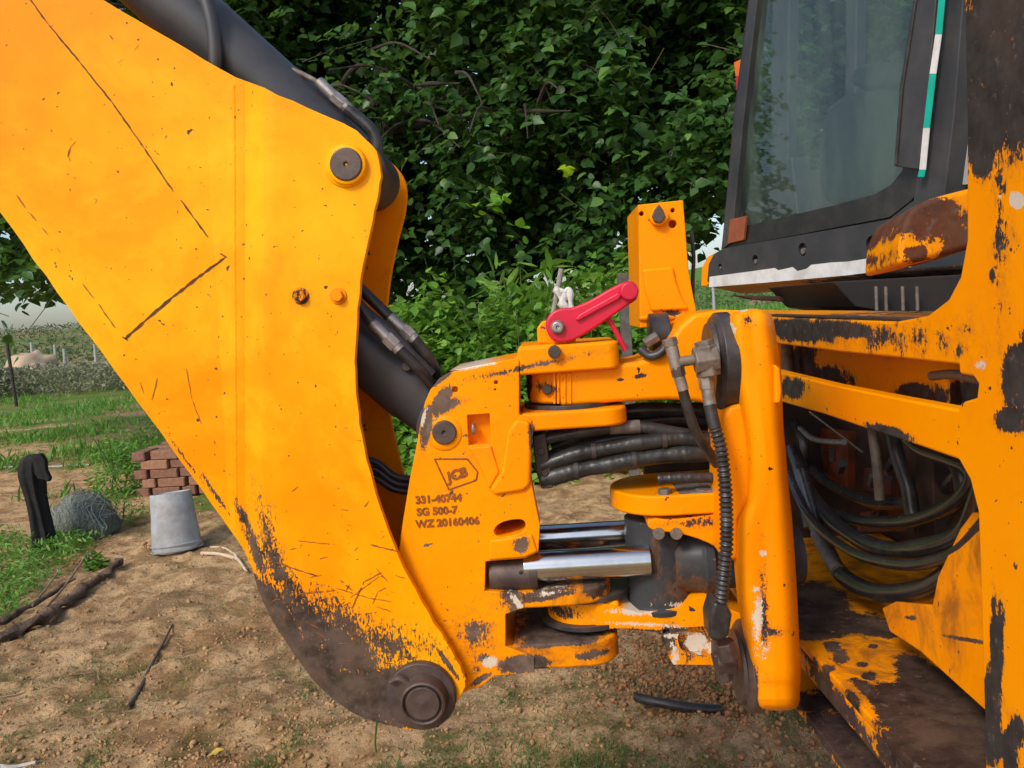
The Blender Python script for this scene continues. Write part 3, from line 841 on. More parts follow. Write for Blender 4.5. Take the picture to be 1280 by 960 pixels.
bm = prism(poly(plY(1.07), [(893,752),(912,760),(916,770),(912,797),(900,803),(888,802),(886,775)]), (0,.05,0))
finish('rubber_boot', bm, M_RUBBER, col, bevel=.006)
seg_cyl('port_fitting', (893,822), (918,820), 1.13, .027, M_PIN, col, 8, .003)
seg_cyl('port_fitting', (905,802), (912,824), 1.10, .015, M_PIN, col, 6, .002)
seg_cyl('port_fitting', (898,815), (907,850), 1.12, .012, M_PIN, col, 6, .002)

# hose bundle through the kingpost
hb = finish('hose_clamp', prism(poly(plY(1.225), [(665,545),(682,541),(686,570),(692,610),(677,612),(670,590)]), (0,.09,0)), M_DARK, root, bevel=.003)
for (bx,by) in ((676,565),(681,592)): disc('bolt', bx, by, 1.221, .0055, .01, M_DARK, hb)
def wob(r, a=.10, k=330): return lambda L, t: r*(1 + a*1.6*mnoise(Vector((L*130, r*4000, 0))) + a*.5*math.sin(L*210+9*mnoise(Vector((L*40,r*900,3)))) + .08*math.sin(L*61+r*900))
H = [([(670,552),(700,545),(740,538),(790,533),(840,540),(900,548)], 1.24, .0095, M_RUBBER),
     ([(672,573),(710,566),(750,552),(800,545),(860,548),(930,552)], 1.27, .0110, M_RUBBER),
     ([(676,583),(720,568),(760,560),(806,553),(850,548),(905,552)], 1.235, .0120, M_WRAP),
     ([(676,600),(720,588),(765,580),(810,572),(860,567),(925,565)], 1.235, .0135, M_WRAP),
     ([(690,547),(730,530),(780,515),(850,512),(930,515)], 1.30, .012, M_RUBBER),
     ([(690,560),(740,541),(800,528),(860,523),(930,528)], 1.32, .012, M_RUBBER),
     ([(700,575),(760,563),(820,556),(870,556),(930,560)], 1.31, .013, M_RUBBER),
     ([(700,590),(760,577),(820,565),(880,566),(935,574)], 1.33, .014, M_RUBBER)]
for pts, y, r, m in H:
    tube('hose', [Y(a,b,y) for a,b in pts], r, m, hb, n=22, seg=16, rfun=wob(r, .03 if m is M_WRAP else .012))
tube('hose', [Y(822,599,1.215), Y(850,597,1.213), Y(885,597,1.213), Y(915,597,1.22)], .0075, M_RUBBER, hb, n=14, rfun=lambda L,t: .0076+.0008*(math.sin(L*420)>0.6))
seg_cyl('ferrule', (762,535), (800,533), 1.24, .0105, M_DULL, hb)

finish('carriage_inner_plate', prism(poly(plY(1.40), [(798,512),(960,512),(960,603),(806,600)]), (0,.02,0)), M_DARK, car, bevel=.002)

def tie(px, py, y, r, parent):
    a = Y(px-3, py, y); b = Y(px+3, py-.4, y)
    finish('cable_tie', cyl(a, b, r, 20), M_SEAL, parent, bevel=.0006)
for (px_, py_, y_, r_) in ((720,588,1.235,.0152),(792,575,1.235,.0154),(742,563.5,1.235,.0135),(830,550,1.235,.0138),(700,569,1.27,.0122)): tie(px_, py_, y_, r_, hb)
def bead(name, pts, y, r, mat, parent):
    bm = bmesh.new(); add_tube(bm, [Y(a, b, y) for a, b in pts], r, seg=8, n=8, rfun=lambda L, t: r*(1+.3*mnoise(Vector((L*170, 2, 0)))+.2*abs(math.sin(L*380))))
    finish(name, bm, mat, parent, bevel=0)
bead('weld_bead', [(799,398),(830,397),(868,394)], 1.333, .0035, M_MAST, car)
bead('weld_bead', [(652,467),(700,463),(735,459)], YC-.001, .0022, M_CAR, car)

# ---- red boom lock lever --------------------------------------------------------
yl = 1.205
lev = prism(poly(plY(yl), arc2([(716,384),(736,376),(762,361),(782,352),(793,353),(798,362),(796,374),(786,381)],3) + arc2([(786,381),(762,398),(740,413),(722,423),(708,428),(694,427),(685,418),(682,404),(688,392),(699,386),(716,384)],3)[1:-1]), (0,.020,0))
M_LEV = M_RED
lever = finish('lock_lever', lev, M_LEV, root, bevel=.004, seg=4)
bm = prism(poly(plY(yl-.006), [(719,399),(724,393),(772,366),(778,368),(774,374),(722,402)]), (0,.012,0)); finish('lever_rib', bm, M_LEV, lever, bevel=.003)
seg = cyl(Y(787,364,yl-.012), Y(787,364,yl-.012)+Vector((0,.05,0)), .0135); finish('lever_end', seg, M_LEV, lever, bevel=.003)
disc('washer', 697, 409, yl-.006, .0105, .01, M_DULL, lever); disc('bolt', 697, 409, yl-.009, 0, 0, M_STEEL, lever, prof=[(.003,.0015),(0,.002),(0,.0078),(.002,.0088),(.01,.0088)])
bm = prism([*poly(plY(yl+.022), [(672,430),(671,410),(678,401),(700,400),(720,415),(720,432)])], (0,.03,0)); finish('lever_lug', bm, M_KP, lever, bevel=.004)
tube('release_rod', [Y(757,393,1.22), Y(764,404,1.22), Y(773,420,1.22), Y(782,438,1.22)], .0042, M_RED, lever)

# ---- rear frame: one thick plate with tower and two rails, in the plane x = XR ----
XR = .426
rp = plX(XR)
OUT = [(860,392),(905,394),(960,396),(1000,398),(1060,400),(1120,402),(1158,395),(1185,374),(1200,345),(1208,300),(1208,150),(1205,0),(1203,-120),(1203,-420)]
near_y = .46
def rp3(px, py): return rp(px, py)
outline = poly(rp, OUT)
ztop = 2.25
zbot = .42
lowR = poly(rp, [(1228,1000),(1230,900),(1226,760),(1222,640),(1212,600),(1198,575),(1150,558),(1080,535),(1030,518),(975,502),(900,478),(860,465)])
outline = outline[:12] + [Vector((XR, outline[11].y, ztop)), Vector((XR, near_y, ztop)), Vector((XR, near_y, zbot)), Vector((XR, lowR[1].y, zbot))] + lowR[1:]
slot = poly(rp, rounded([(880,417),(975,430),(1050,440),(1120,447),(1198,456),(1199,468),(1216,471),(1222,480),(1220,497),(1200,503),(1198,512),(1120,497),(1040,481),(975,465),(880,441)], 0))
rb = [(1000,412,50,16,3,1.0),(1050,412,42,11,5,1.1),(990,485,17,14,10,.9),(1110,540,30,8,18,1.1),(1115,422,30,10,3,.15),
      (1240,90,60,112,0,1.6),(1262,30,60,140,0,1.6),(1225,180,22,44,0,1.0),(1275,465,24,48,12,1.1),(1265,525,24,17,0,1.2),(1246,830,8,74,3,1.0),(1240,900,14,70,0,1.1),(1262,925,16,30,30,.9),
      (1262,960,10,50,0,.8),(1242,800,5,60,0,.8),(1150,470,20,6,0,.2),(1240,345,4,10,0,.6),(1198,440,5,7,0,.4),(1250,250,4,60,0,.12)]
rw = [(1270,250,12,11,30,1.2),(1250,246,3,3,0,.8),(1225,455,8,6,0,.3)]
M_FR = paint('frame_orange_paint', rp, rb, rw, specks=1.3, edge=.55, nscale=34, amp=.75, dirt_shade=.3, bare_col=(.050,.046,.044), bare_col2=(.030,.026,.024), rustmix=.2)
frame = finish('rear_frame', prism(outline, (.022,0,0)), M_FR, root, bevel=0)
bpy.context.view_layer.update()
b_ = frame.modifiers.new('bevel','BEVEL'); b_.width=.0035; b_.segments=3; b_.limit_method='ANGLE'; b_.angle_limit=math.radians(32); b_.harden_normals=True
carve(frame, [prism([p + Vector((-.01,0,0)) for p in slot], (.05,0,0))])
# returns of the tower, folded away from the plate
bm = bmesh.new(); add_box(bm, (XR+.024, near_y+.002, .42), (XR+.20, near_y+.016, 2.25)); finish('tower_return', bm, M_FR, frame, bevel=.003)
# top flange of the frame and its thin overlay strip
z1 = rp(1000,398).z
bm = bmesh.new()
add_box(bm, (XR+.023, rp(1150,400).y, z1-.012), (XR+.16, 2.2, z1+.001)); finish('top_flange', bm, M_FR, frame, bevel=.002)
bm = bmesh.new(); add_box(bm, (XR+.004, rp(1150,400).y-.02, z1+.0015), (XR+.022, 1.6, z1+.005)); finish('top_strip', bm, M_DARK, frame, bevel=.001)
# back wall of the beam, seen through the slot
M_IN = paint('beam_inside_orange_paint', plX(XR+.07), [(1140,492,26,14,10,1.1),(1030,470,30,12,10,.9),(1185,492,22,16,20,1.1),(1000,450,18,30,0,.9)], (), specks=1.6, edge=.2, dirt_shade=.7)
a = poly(plX(XR+.075), [(900,398),(1195,430),(1205,520),(1180,530),(900,440+30)])
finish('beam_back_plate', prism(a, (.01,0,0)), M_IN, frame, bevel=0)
a = Y(1000,452,1.3)
seg = bmesh.new(); a0 = X(984,440,XR+.05); add_cyl(seg, (a0.x,a0.y,a0.z-.09), (a0.x,a0.y,a0.z+.05), .012); finish('clamp_bar', seg, M_DULL, frame, bevel=.001)
tube('slot_pipe', [X(1165,470,XR+.05), X(1190,468,XR+.05), X(1225,474,XR+.05)], .006, M_DULL, frame)
finish('beam_inner_lip', prism(poly(plX(XR+.05), [(1168,470),(1182,472),(1184,515),(1170,512)]), (.005,0,0)), M_IN, frame, bevel=.001)
# worn lower shelf (a channel) running along the frame
sx = .372
sp_ = plX(sx)
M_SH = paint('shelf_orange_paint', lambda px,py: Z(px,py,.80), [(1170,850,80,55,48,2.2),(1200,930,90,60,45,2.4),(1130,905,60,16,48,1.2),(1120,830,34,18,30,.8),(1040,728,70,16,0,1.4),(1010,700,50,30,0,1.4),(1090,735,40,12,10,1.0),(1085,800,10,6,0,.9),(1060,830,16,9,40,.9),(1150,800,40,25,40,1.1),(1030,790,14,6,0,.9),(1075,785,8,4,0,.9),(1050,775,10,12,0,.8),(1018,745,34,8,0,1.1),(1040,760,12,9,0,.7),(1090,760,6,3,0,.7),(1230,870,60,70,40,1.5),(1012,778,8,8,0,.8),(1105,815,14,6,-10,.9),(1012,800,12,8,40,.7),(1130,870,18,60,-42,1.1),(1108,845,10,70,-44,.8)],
             (), specks=2, edge=.6, nscale=34, amp=.75, dirt_shade=.85, dirt_shade_lo=.42, bare_col=(.07,.042,.030), bare_col2=(.028,.018,.013))  # oily wear, plus a dark film painting in shade from cab and tower
f0, f1 = sp_(1004,800), sp_(1200,1006)
e0 = Vector((sx, 2.0, f0.z + (f0.z-f1.z)/(f0.y-f1.y)*(2.0-f0.y)))
sh = [f1 + Vector((0,-.15,0)), f0, e0]
bm = bmesh.new()
def bar_along(bm, x0, x1, dz0, dz1, pts=sh):
    for p, q in zip(pts, pts[1:]):
        add_prism(bm, [(x0,p.y,p.z+dz0),(x1,p.y,p.z+dz0),(x1,p.y,p.z+dz1),(x0,p.y,p.z+dz1)], (0,q.y-p.y,q.z-p.z)) if False else None
        a = [bm.verts.new((xx, p.y, p.z+dz)) for xx, dz in ((x0,dz0),(x1,dz0),(x1,dz1),(x0,dz1))]
        b = [bm.verts.new((xx, q.y, q.z+dz)) for xx, dz in ((x0,dz0),(x1,dz0),(x1,dz1),(x0,dz1))]
        for i in range(4):
            j = (i+1)%4; bm.faces.new((a[i],a[j],b[j],b[i]))
        bm.faces.new(list(reversed(a))); bm.faces.new(b)
bar_along(bm, sx, sx+.42, -.014, 0, [sh[0], sh[2]])
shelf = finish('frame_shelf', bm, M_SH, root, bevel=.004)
M_LIP = paint('shelf_edge_orange_paint', plX(sx+.004), [(1030,850,30,10,48,.5),(1130,960,60,16,48,.9),(1090,880,90,10,44,.9),(1060,930,90,22,48,1.5),(1050,880,60,10,50,.8),(1100,975,90,16,50,1.3),(1020,820,24,12,48,.5),(1010,875,20,14,48,.9),(1045,905,40,9,50,.8),(1180,1000,60,40,45,1)], (), specks=2, edge=.6, amp=.8, nscale=40, bare_col=(.07,.045,.04))
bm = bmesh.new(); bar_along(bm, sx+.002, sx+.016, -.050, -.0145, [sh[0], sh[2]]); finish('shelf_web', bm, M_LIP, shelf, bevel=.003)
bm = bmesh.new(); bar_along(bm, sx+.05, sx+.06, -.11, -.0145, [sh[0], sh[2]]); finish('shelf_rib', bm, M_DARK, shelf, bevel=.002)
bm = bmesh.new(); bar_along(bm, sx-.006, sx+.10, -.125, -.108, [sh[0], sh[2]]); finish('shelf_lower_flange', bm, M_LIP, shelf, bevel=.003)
# gusset plate leaning over the shelf
M_GU = paint('gusset_orange_paint', plX(.47), [(1200,800,30,2.5,10,.7),(1125,773,10,3,5,.6)], (), specks=1.5, edge=.6, dirt_shade=.8, dirt_shade_lo=.46)  # heavy film darkens the colour for the shade of cab and tower
gp = lambda px, py: Pp(px, py, (.475,.9,.87), Vector((1,-.06,-.12)).normalized())
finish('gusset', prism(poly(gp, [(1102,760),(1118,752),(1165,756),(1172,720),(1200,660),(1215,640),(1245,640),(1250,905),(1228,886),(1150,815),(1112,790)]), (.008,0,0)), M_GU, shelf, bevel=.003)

# inside of the frame: dark back wall, floor, fittings and looped hoses
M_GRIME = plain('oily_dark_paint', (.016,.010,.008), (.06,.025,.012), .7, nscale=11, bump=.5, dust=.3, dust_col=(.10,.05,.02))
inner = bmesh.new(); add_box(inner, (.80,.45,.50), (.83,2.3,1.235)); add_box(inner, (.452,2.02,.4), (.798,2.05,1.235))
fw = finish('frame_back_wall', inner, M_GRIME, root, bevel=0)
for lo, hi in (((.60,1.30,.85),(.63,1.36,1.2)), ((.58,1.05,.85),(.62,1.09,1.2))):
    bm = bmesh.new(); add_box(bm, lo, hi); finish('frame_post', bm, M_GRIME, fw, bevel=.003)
M_GLOSS = plain('glossy_black_hose', (.016,.017,.018), (.035,.035,.036), .22, nscale=40, bump=.15, spec=.9, dust=.15, dust_col=(.12,.09,.07))
M_RUSTRED = plain('red_brown_paint', (.22,.045,.008), (.08,.02,.008), .6, nscale=14, bump=.3, dust=.4, dust_col=(.05,.02,.01))
for q in ([(1022,535),(1060,540),(1058,610),(1030,605)],[(1080,585),(1112,588),(1112,620),(1078,612)],[(1075,640),(1130,632),(1135,665),(1070,665)],[(1140,555),(1180,575),(1200,610),(1180,600),(1150,585)],[(1165,690),(1205,670),(1222,735),(1165,745)]):
    finish('inner_bracket', prism(poly(plX(.66), q), (.02,0,0)), M_RUSTRED if q[0][0] < 1130 else M_IN, fw, bevel=.003)
def hx_(name, pts, x, r, mat, n=12, rf=None, par=fw): return tube(name, [X(a,b,x) for a,b in pts], r, mat, par, n=n, seg=14, rfun=rf)
hx_('large_hose', [(1000,590),(1018,650),(1035,690),(1052,718),(1085,738),(1120,742),(1160,735),(1195,712),(1218,690),(1240,660)], .52, .0155, M_GLOSS)
hx_('hose', [(990,560),(1010,610),(1040,650),(1080,678),(1120,688),(1170,682),(1210,660),(1235,600)], .54, .0135, M_GLOSS, rf=lambda L,t: .0150+.0012*math.sin(L*30))
hx_('hose', [(975,560),(985,590),(1005,635),(1030,665),(1065,690),(1100,702),(1145,706),(1195,690),(1235,650)], .50, .0085, M_GLOSS)
hx_('hose', [(965,520),(995,565),(1030,600),(1080,625),(1120,630),(1160,622),(1200,590),(1215,550)], .62, .012, M_GLOSS)
hx_('hose', [(1120,530),(1150,560),(1190,575),(1215,590),(1222,640),(1200,665)], .57, .011, M_GLOSS)
hx_('hose', [(1005,520),(1022,580),(1020,640),(1040,700),(1060,725)], .66, .010, M_GLOSS)
hx_('hose', [(1000,600),(1030,635),(1070,650),(1115,653),(1150,648),(1190,630),(1215,600),(1210,560)], .56, .0105, M_GLOSS)
hx_('hose', [(1110,520),(1122,570),(1135,610),(1140,640),(1145,655)], .58, .0120, M_RUBBER)
hx_('hose', [(1145,540),(1175,555),(1200,585),(1205,625),(1190,650)], .60, .014, M_WRAP)
hx_('hose', [(990,520),(1005,560),(1000,610),(1010,660)], .6, .012, M_RUBBER)
hx_('steel_pipe', [(1000,535),(1015,548),(1035,552),(1055,553)], .58, .006, M_STEEL)
hx_('rod', [(1090,535),(1096,580),(1100,625)], .56, .0085, M_DULL)
hx_('wire', [(1012,515),(1045,540),(1078,565)], .52, .0018, M_DULL)
hx_('sleeve', [(1022,668),(1036,694),(1048,714)], .515, .0145, M_DULL)
rr = random.Random(9)
bm = bmesh.new()
for i in range(16):
    a = X(rr.uniform(1000,1200), rr.uniform(560,650), rr.uniform(.6,.68)); d = Vector((0, rr.uniform(-1,1), rr.uniform(-1,1))).normalized()
    add_cyl(bm, a, a+d*.03, rr.uniform(.006,.012), seg=6)
finish('valve_fittings', bm, M_DARK, fw, bevel=.001)
tag(bpy.data.objects['valve_fittings'], None, None, kind='stuff')

# ---- rusty hood over the light bracket ------------------------------------------
hp = plY(1.02)
M_HOOD = paint('hood_worn_paint', hp, [(1172,278,46,24,-10,1.1),(1150,318,26,8,-8,.3),(1200,300,30,40,0,.6),(1160,268,40,20,-10,1.2)], (), specks=2, edge=.7, nscale=40, amp=.9, bare_col=(.13,.045,.022), bare_col2=(.075,.03,.018))
hood = finish('light_hood', prism(poly(hp, arc2([(1122,332),(1125,300),(1133,272),(1145,257),(1170,246),(1215,234)],3) + [(1240,230),(1240,302),(1215,310),(1170,322)]), (.02,.16,-.01)), M_HOOD, root, bevel=.008, seg=4)

# ---- cab ----------------------------------------------------------------------
A0 = Vector((.58, 3.0, 0)); A1 = Vector((.90, 2.05, 0))
cdn = Vector((A1.y-A0.y, -(A1.x-A0.x), 0)).normalized()      # normal of the rear face of the cab, towards the camera
if cdn.x > 0: cdn = -cdn
def cabp(off=0.0): return lambda px, py: Pp(px, py, A0 + cdn*off, cdn)
M_CAB = plain('charcoal_cab_paint', (.026,.028,.031), (.042,.043,.047), .5, nscale=7, bump=.05, dust=.3, dust_col=(.14,.12,.10))
M_FRIT = plain('black_window_border', (.012,.012,.012), (.02,.019,.018), .35, nscale=30, bump=.04, dust=.35, dust_col=(.09,.075,.06))
M_WHITE = plain('white_tape', (.72,.72,.70), (.6,.6,.57), .55, nscale=25, bump=.05, dust=.35, dust_col=(.35,.32,.28))
M_GREEN = plain('green_tape', (.0,.42,.30), (.0,.36,.26), .5, nscale=25, bump=.05)
M_UNDER = plain('black_underside', (.010,.009,.008), (.02,.014,.011), .8, nscale=9, bump=.4)
cab = thing('cab', None, None, A0 + Vector((0,0,1.2)))
cab.parent = root; cab.location = A0 + Vector((0,0,1.2)) - root.location
def cabpart(name, pts, off, mat, th=.02, bevel=.003, dirn=None):
    return finish(name, prism(poly(cabp(off), pts), (dirn or -cdn)*th), mat, cab, bevel=bevel)
# window surround as a ring: outer panel with the glazed opening cut out
glass_px = [(951,-260),(1155,-260),(1146,0),(1140,110),(1134,190),(1127,214),(1112,232),(1092,243),(1040,257),(916,286),(930,150),(941,0)]
frame_px = [(950,-300),(1200,-300),(1176,0),(1160,215),(1140,250),(1112,272),(902,312),(916,150),(935,0)]
surround = finish('window_border', prism(poly(cabp(.012), frame_px), -cdn*.03), M_FRIT, cab, bevel=.002)
bpy.context.view_layer.update()
carve(surround, [prism([p + cdn*.05 for p in poly(cabp(.012), glass_px)], -cdn*.15)])
G = NT('rear_window_glass')
G.b.inputs['Base Color'].default_value = (.55,.66,.62,1)
G.b.inputs['Transmission Weight'].default_value = 1.0
G.b.inputs['IOR'].default_value = 1.5
G.b.inputs['Roughness'].default_value = .015
dif = G.n('BsdfDiffuse'); dif.inputs['Color'].default_value = (.17,.24,.20,1)
mx = G.n('MixShader'); out = G.t.nodes['Material Output']
stretch = G.n('Mapping'); stretch.inputs['Scale'].default_value = (6, 6, 1.4); G.l(G.obj, stretch.inputs[0])
G.l(G.ramp(G.noise(1.3, 7, .6, vec=stretch.outputs[0]), .36, .70, .03, .28), mx.inputs[0])
G.l(G.b.outputs[0], mx.inputs[1]); G.l(dif.outputs[0], mx.inputs[2]); G.l(mx.outputs[0], out.inputs['Surface'])
gp_ = [(p[0]+(4 if p[0] > 1040 else -4), p[1]+(4 if p[1] > 200 else 0)) for p in glass_px]
pane = finish('window_glass', prism(poly(cabp(.0), gp_), -cdn*.005), G.m, cab, bevel=0, smooth=False)
cabpart('left_post', [(952,-300),(961,-300),(946,0),(929,150),(914,304),(901,312),(902,305),(918,150),(936,0)], .020, M_CAB, .05)
cabpart('door_strip', [(1172,-300),(1190,-300),(1170,0),(1160,110),(1147,212),(1118,208),(1126,110),(1143,0),(1158,-300)], .035, M_CAB, .02)
cabpart('strip_seal', [(1156,-300),(1160,-300),(1145,0),(1128,110),(1120,207),(1117,207),(1124,110),(1141,0)], .040, M_RUBBER, .02)
cabpart('rear_post', [(1190,-300),(1225,-300),(1204,0),(1192,150),(1178,262),(1140,262),(1146,212),(1159,110),(1170,0)], .018, M_CAB, .06)
tp = [((1185,-120),'g'),((1178,-10),'g'),((1172,45),'w'),((1165,92),'g'),((1158,160),'w'),((1153,214),'g'),((1152,222),None)]
tp = [((1188,-130),'g'),((1177,0),'g'),((1173,43),'w'),((1166,92),'g'),((1158,160),'w'),((1153,212),'g'),((1151,221),None)]
for (a, k), (b, _) in zip(tp, tp[1:]):
    cabpart('tape', [(a[0]-4,a[1]),(a[0]+4,a[1]),(b[0]+4,b[1]),(b[0]-4,b[1])], .0395, M_GREEN if k == 'g' else M_WHITE, .0015, 0)
cabpart('side_window', rounded([(1195,-250),(1240,-250),(1240,228),(1186,232),(1180,218),(1186,150)],1), -.03, plain('pale_side_pane', (.45,.46,.47), (.36,.37,.37), .35, nscale=5, bump=.0), .01, 0)
# sill panel with bolt dimples
sill = cabpart('sill_panel', [(884,352),(886,330),(892,318),(903,311),(1112,274),(1140,252),(1215,238),(1230,330),(1130,336)], .03, M_CAB, .08, .006)
bpy.context.view_layer.update()
dm = []
for (bx, by, r) in ((900,334,.012),(944,325,.016),(1003,312,.020),(1090,306,.024)):
    c = cabp(.03)(bx, by); dm.append(cyl(c + cdn*.01, c - cdn*.014, r, 20))
carve(sill, dm)
for (bx, by, r) in ((900,335,.006),(944,327,.008),(1003,314,.010),(1090,308,.012)):
    c = cabp(.026)(bx, by); finish('sill_bolt', cyl(c, c - cdn*.02, r, 6), M_DULL, cab, bevel=.001)
top_edge = [(887,346),(940,339),(968,335),(972,338),(990,334),(996,339),(1008,336),(1014,331),(1040,328),(1060,327),(1085,323),(1100,329),(1122,321),(1136,322)]
cabpart('white_stripe', top_edge + [(1138,334),(1060,344),(960,353),(886,359)], .0325, M_WHITE, .003, 0)
cabpart('cab_corner', [(876,358),(877,335),(884,321),(903,311),(904,320),(893,325),(888,335),(885,358)], .028, M_FR, .10, .004)
cabpart('tail_reflector', [(912,274),(932,270),(929,300),(909,305)], .024, plain('amber_lens', (.30,.085,.03), (.22,.06,.03), .3, nscale=20, bump=.1), .01, .002)
cabpart('work_lamp', [(917,78),(930,72),(928,96),(919,96)], -.05, plain('orange_lens', (.75,.16,.02), (.6,.12,.02), .3, nscale=20), .05, .003)
cabpart('work_lamp_lens', [(919,96),(928,96),(926,120),(921,122)], -.05, plain('red_lens', (.5,.01,.04), (.4,.01,.03), .3, nscale=20), .05, .003)
# underside, a sloping dark pan with a rusty lip
und = poly(cabp(.03), [(884,358),(960,352),(1060,343),(1230,331)])
und2 = [p + Vector((0,0,-.035)) - cdn*.14 for p in und]
bm = bmesh.new()
va = [bm.verts.new(p) for p in und]; vb = [bm.verts.new(p) for p in und2]; vc = [bm.verts.new(p - cdn*.9) for p in und2]
for r_a, r_b in ((va, vb), (vb, vc)):
    for i in range(3): bm.faces.new((r_a[i], r_a[i+1], r_b[i+1], r_b[i]))
M_UND = paint('cab_underside_paint', cabp(0), [(1150,345,100,14,-5,1.3),(1050,352,60,6,-6,.8)], (), specks=2, edge=0, base=(.42,.12,.01), base2=(.5,.16,.01), dirt_shade=.9)
finish('cab_underside', bm, M_UND, cab, bevel=0, solid=.01)
finish('chassis_block', prism([*poly(plY(1.75), [(1040,352),(1260,340),(1260,392),(1120,392),(1070,384)])], (0,.5,0)), M_UNDER, cab, bevel=.004)
for k, bx in enumerate((1095,1107,1128,1146)): tube('bracket_bolt', [Y(bx,358,1.72), Y(bx+1,388,1.72)], .0035, M_DULL, cab, smooth=False)
finish('underslung_rail', prism(poly(plY(2.2), [(920,369),(1060,372),(1060,388),(1010,379),(940,374)]), (0,.05,0)), M_GRIME, cab, bevel=.002)
# inside: seat, side wall, roof
M_SEAT = plain('grey_seat_cloth', (.09,.10,.095), (.14,.145,.14), .8, nscale=14, bump=.3)
def inb(name, pts, dpt, th, mat, bev=.03): return finish(name, prism(poly(cabp(-dpt), pts), -cdn*th), mat, cab, bevel=bev)
inb('seat_backrest', rounded([(1035,120),(1110,110),(1125,160),(1120,240),(1040,262),(1020,240),(1022,170)],1), .25, .14, M_SEAT)
inb('head_rest', rounded([(1062,82),(1108,76),(1112,108),(1062,114)],1), .27, .10, M_SEAT, .02)
inb('steering_column', [(975,200),(990,196),(1000,290),(985,292)], .9, .1, M_SEAL, .01)
inb('far_pillar', [(968,-250),(990,-250),(984,290),(962,292)], 1.2, .06, M_CAB, .01)
inb('door_pillar', [(1060,-250),(1074,-250),(1068,290),(1054,292)], 1.3, .06, M_CAB, .01)
inb('dash_panel', [(925,220),(1110,205),(1110,300),(925,320)], 1.3, .05, M_CAB, .01)
inb('cab_roof', [(900,-340),(1230,-340),(1230,-290),(900,-290)], -.03, 1.4, M_CAB, .02)

# ================================================================== THE GROUND
def vnoise(x, y, seed=0):
    """smooth value noise, vectorised"""
    xi, yi = np.floor(x).astype(np.int64), np.floor(y).astype(np.int64)
    xf, yf = x-xi, y-yi
    u, v = xf*xf*(3-2*xf), yf*yf*(3-2*yf)
    def h(a, b):
        n = (a*374761393 + b*668265263 + seed*1442695041) & 0x7fffffff
        n = (n ^ (n >> 13)) * 1274126177 & 0x7fffffff
        return ((n ^ (n >> 16)) & 0xffff) / 65535.0
    return (h(xi,yi)*(1-u)+h(xi+1,yi)*u)*(1-v) + (h(xi,yi+1)*(1-u)+h(xi+1,yi+1)*u)*v
def fbm(x, y, o=4, seed=0):
    s = 0; a = .5
    for i in range(o):
        s = s + a*vnoise(x*2**i + 17*i, y*2**i - 9*i, seed+i); a *= .5
    return s
def sstep(a, b, x):
    t = np.clip((x-a)/(b-a), 0, 1); return t*t*(3-2*t)
def ground_h(x, y):
    x = np.asarray(x, float); y = np.asarray(y, float)
    near = 1 - sstep(9, 16, y)
    clod = np.abs(fbm(x*7, y*7, 4, 3)-.47)
    h = near*(.055*(fbm(x*1.3, y*1.3, 2, 1)-.4) + .070*(fbm(x*5, y*5, 3, 2)-.45) + .065*(clod-.1) + .026*(fbm(x*26, y*26, 2, 5)-.4))
    h = h + (1-near)*.05*(fbm(x*.8, y*.8, 3, 8)-.4)
    # dug heap and hollow under the clamp
    h = h + .05*np.exp(-(((x-.62)/.30)**2 + ((y-2.75)/.3)**2))
    h = h + sstep(60, 110, y)*(2.6 + 1.6*fbm(x*.02, y*.02, 3, 11)) * sstep(60, -10, x) + sstep(90, 160, y)*(7.5+3*fbm(x*.015, y*.015, 3, 12))*sstep(-10, 60, x)
    return h
def axis(segs):
    out = []
    for a, b, d in segs:
        n = max(1, int(round((b-a)/d))); out += list(np.linspace(a, b, n, endpoint=False))
    out.append(segs[-1][1]); return np.array(out)
gx = axis([(-1500,-300,200),(-300,-60,12),(-60,-12,1.2),(-12,-3.2,.10),(-3.2,2.2,.020),(2.2,6,.08),(6,30,.8),(30,120,6),(120,1500,150)])
gy = axis([(-300,-20,40),(-20,0,2),(0,1.9,.1),(1.9,5.0,.020),(5.0,9,.05),(9,16,.14),(16,40,.6),(40,170,4),(170,500,30),(500,2500,250)])
XX, YY = np.meshgrid(gx, gy)
ZZ = ground_h(XX, YY)
nx, ny = len(gx), len(gy)
co = np.stack([XX, YY, ZZ], -1).reshape(-1, 3)
idx = np.arange(nx*ny).reshape(ny, nx)
quads = np.stack([idx[:-1,:-1], idx[:-1,1:], idx[1:,1:], idx[1:,:-1]], -1).reshape(-1, 4)
def mesh_np(name, co, faces, nv=None, smooth=True):
    me = bpy.data.meshes.new(name)
    k = faces.shape[1]
    me.vertices.add(len(co)); me.vertices.foreach_set('co', co.astype(np.float32).ravel())
    me.loops.add(faces.size); me.loops.foreach_set('vertex_index', faces.astype(np.int32).ravel())
    me.polygons.add(len(faces)); me.polygons.foreach_set('loop_start', np.arange(0, faces.size, k, dtype=np.int32))
    me.polygons.foreach_set('use_smooth', np.full(len(faces), smooth))
    me.update(calc_edges=True); me.validate()
    return me
NG = NT('tilled_soil')
sp = NG.n('SeparateXYZ'); NG.l(NG.obj, sp.inputs[0])
n1 = NG.noise(1.1, 6, .6); nd = NG.noise(2.2, 7, .7); n2 = NG.noise(7, 7, .65); n3 = NG.noise(45, 5, .6)
soil = NG.mix(NG.ramp(n2, .42, .60), (.66,.43,.225), (.40,.235,.11))
soil = NG.mix(NG.ramp(n1, .52, .64, 0, .8), soil, (.44,.22,.09))
soil = NG.mix(NG.ramp(n3, .56, .72, 0, .75), soil, (.17,.085,.035))
soil = NG.mix(NG.ramp(NG.noise(90, 4, .6), .62, .72, 0, .7), soil, (.58,.42,.25))
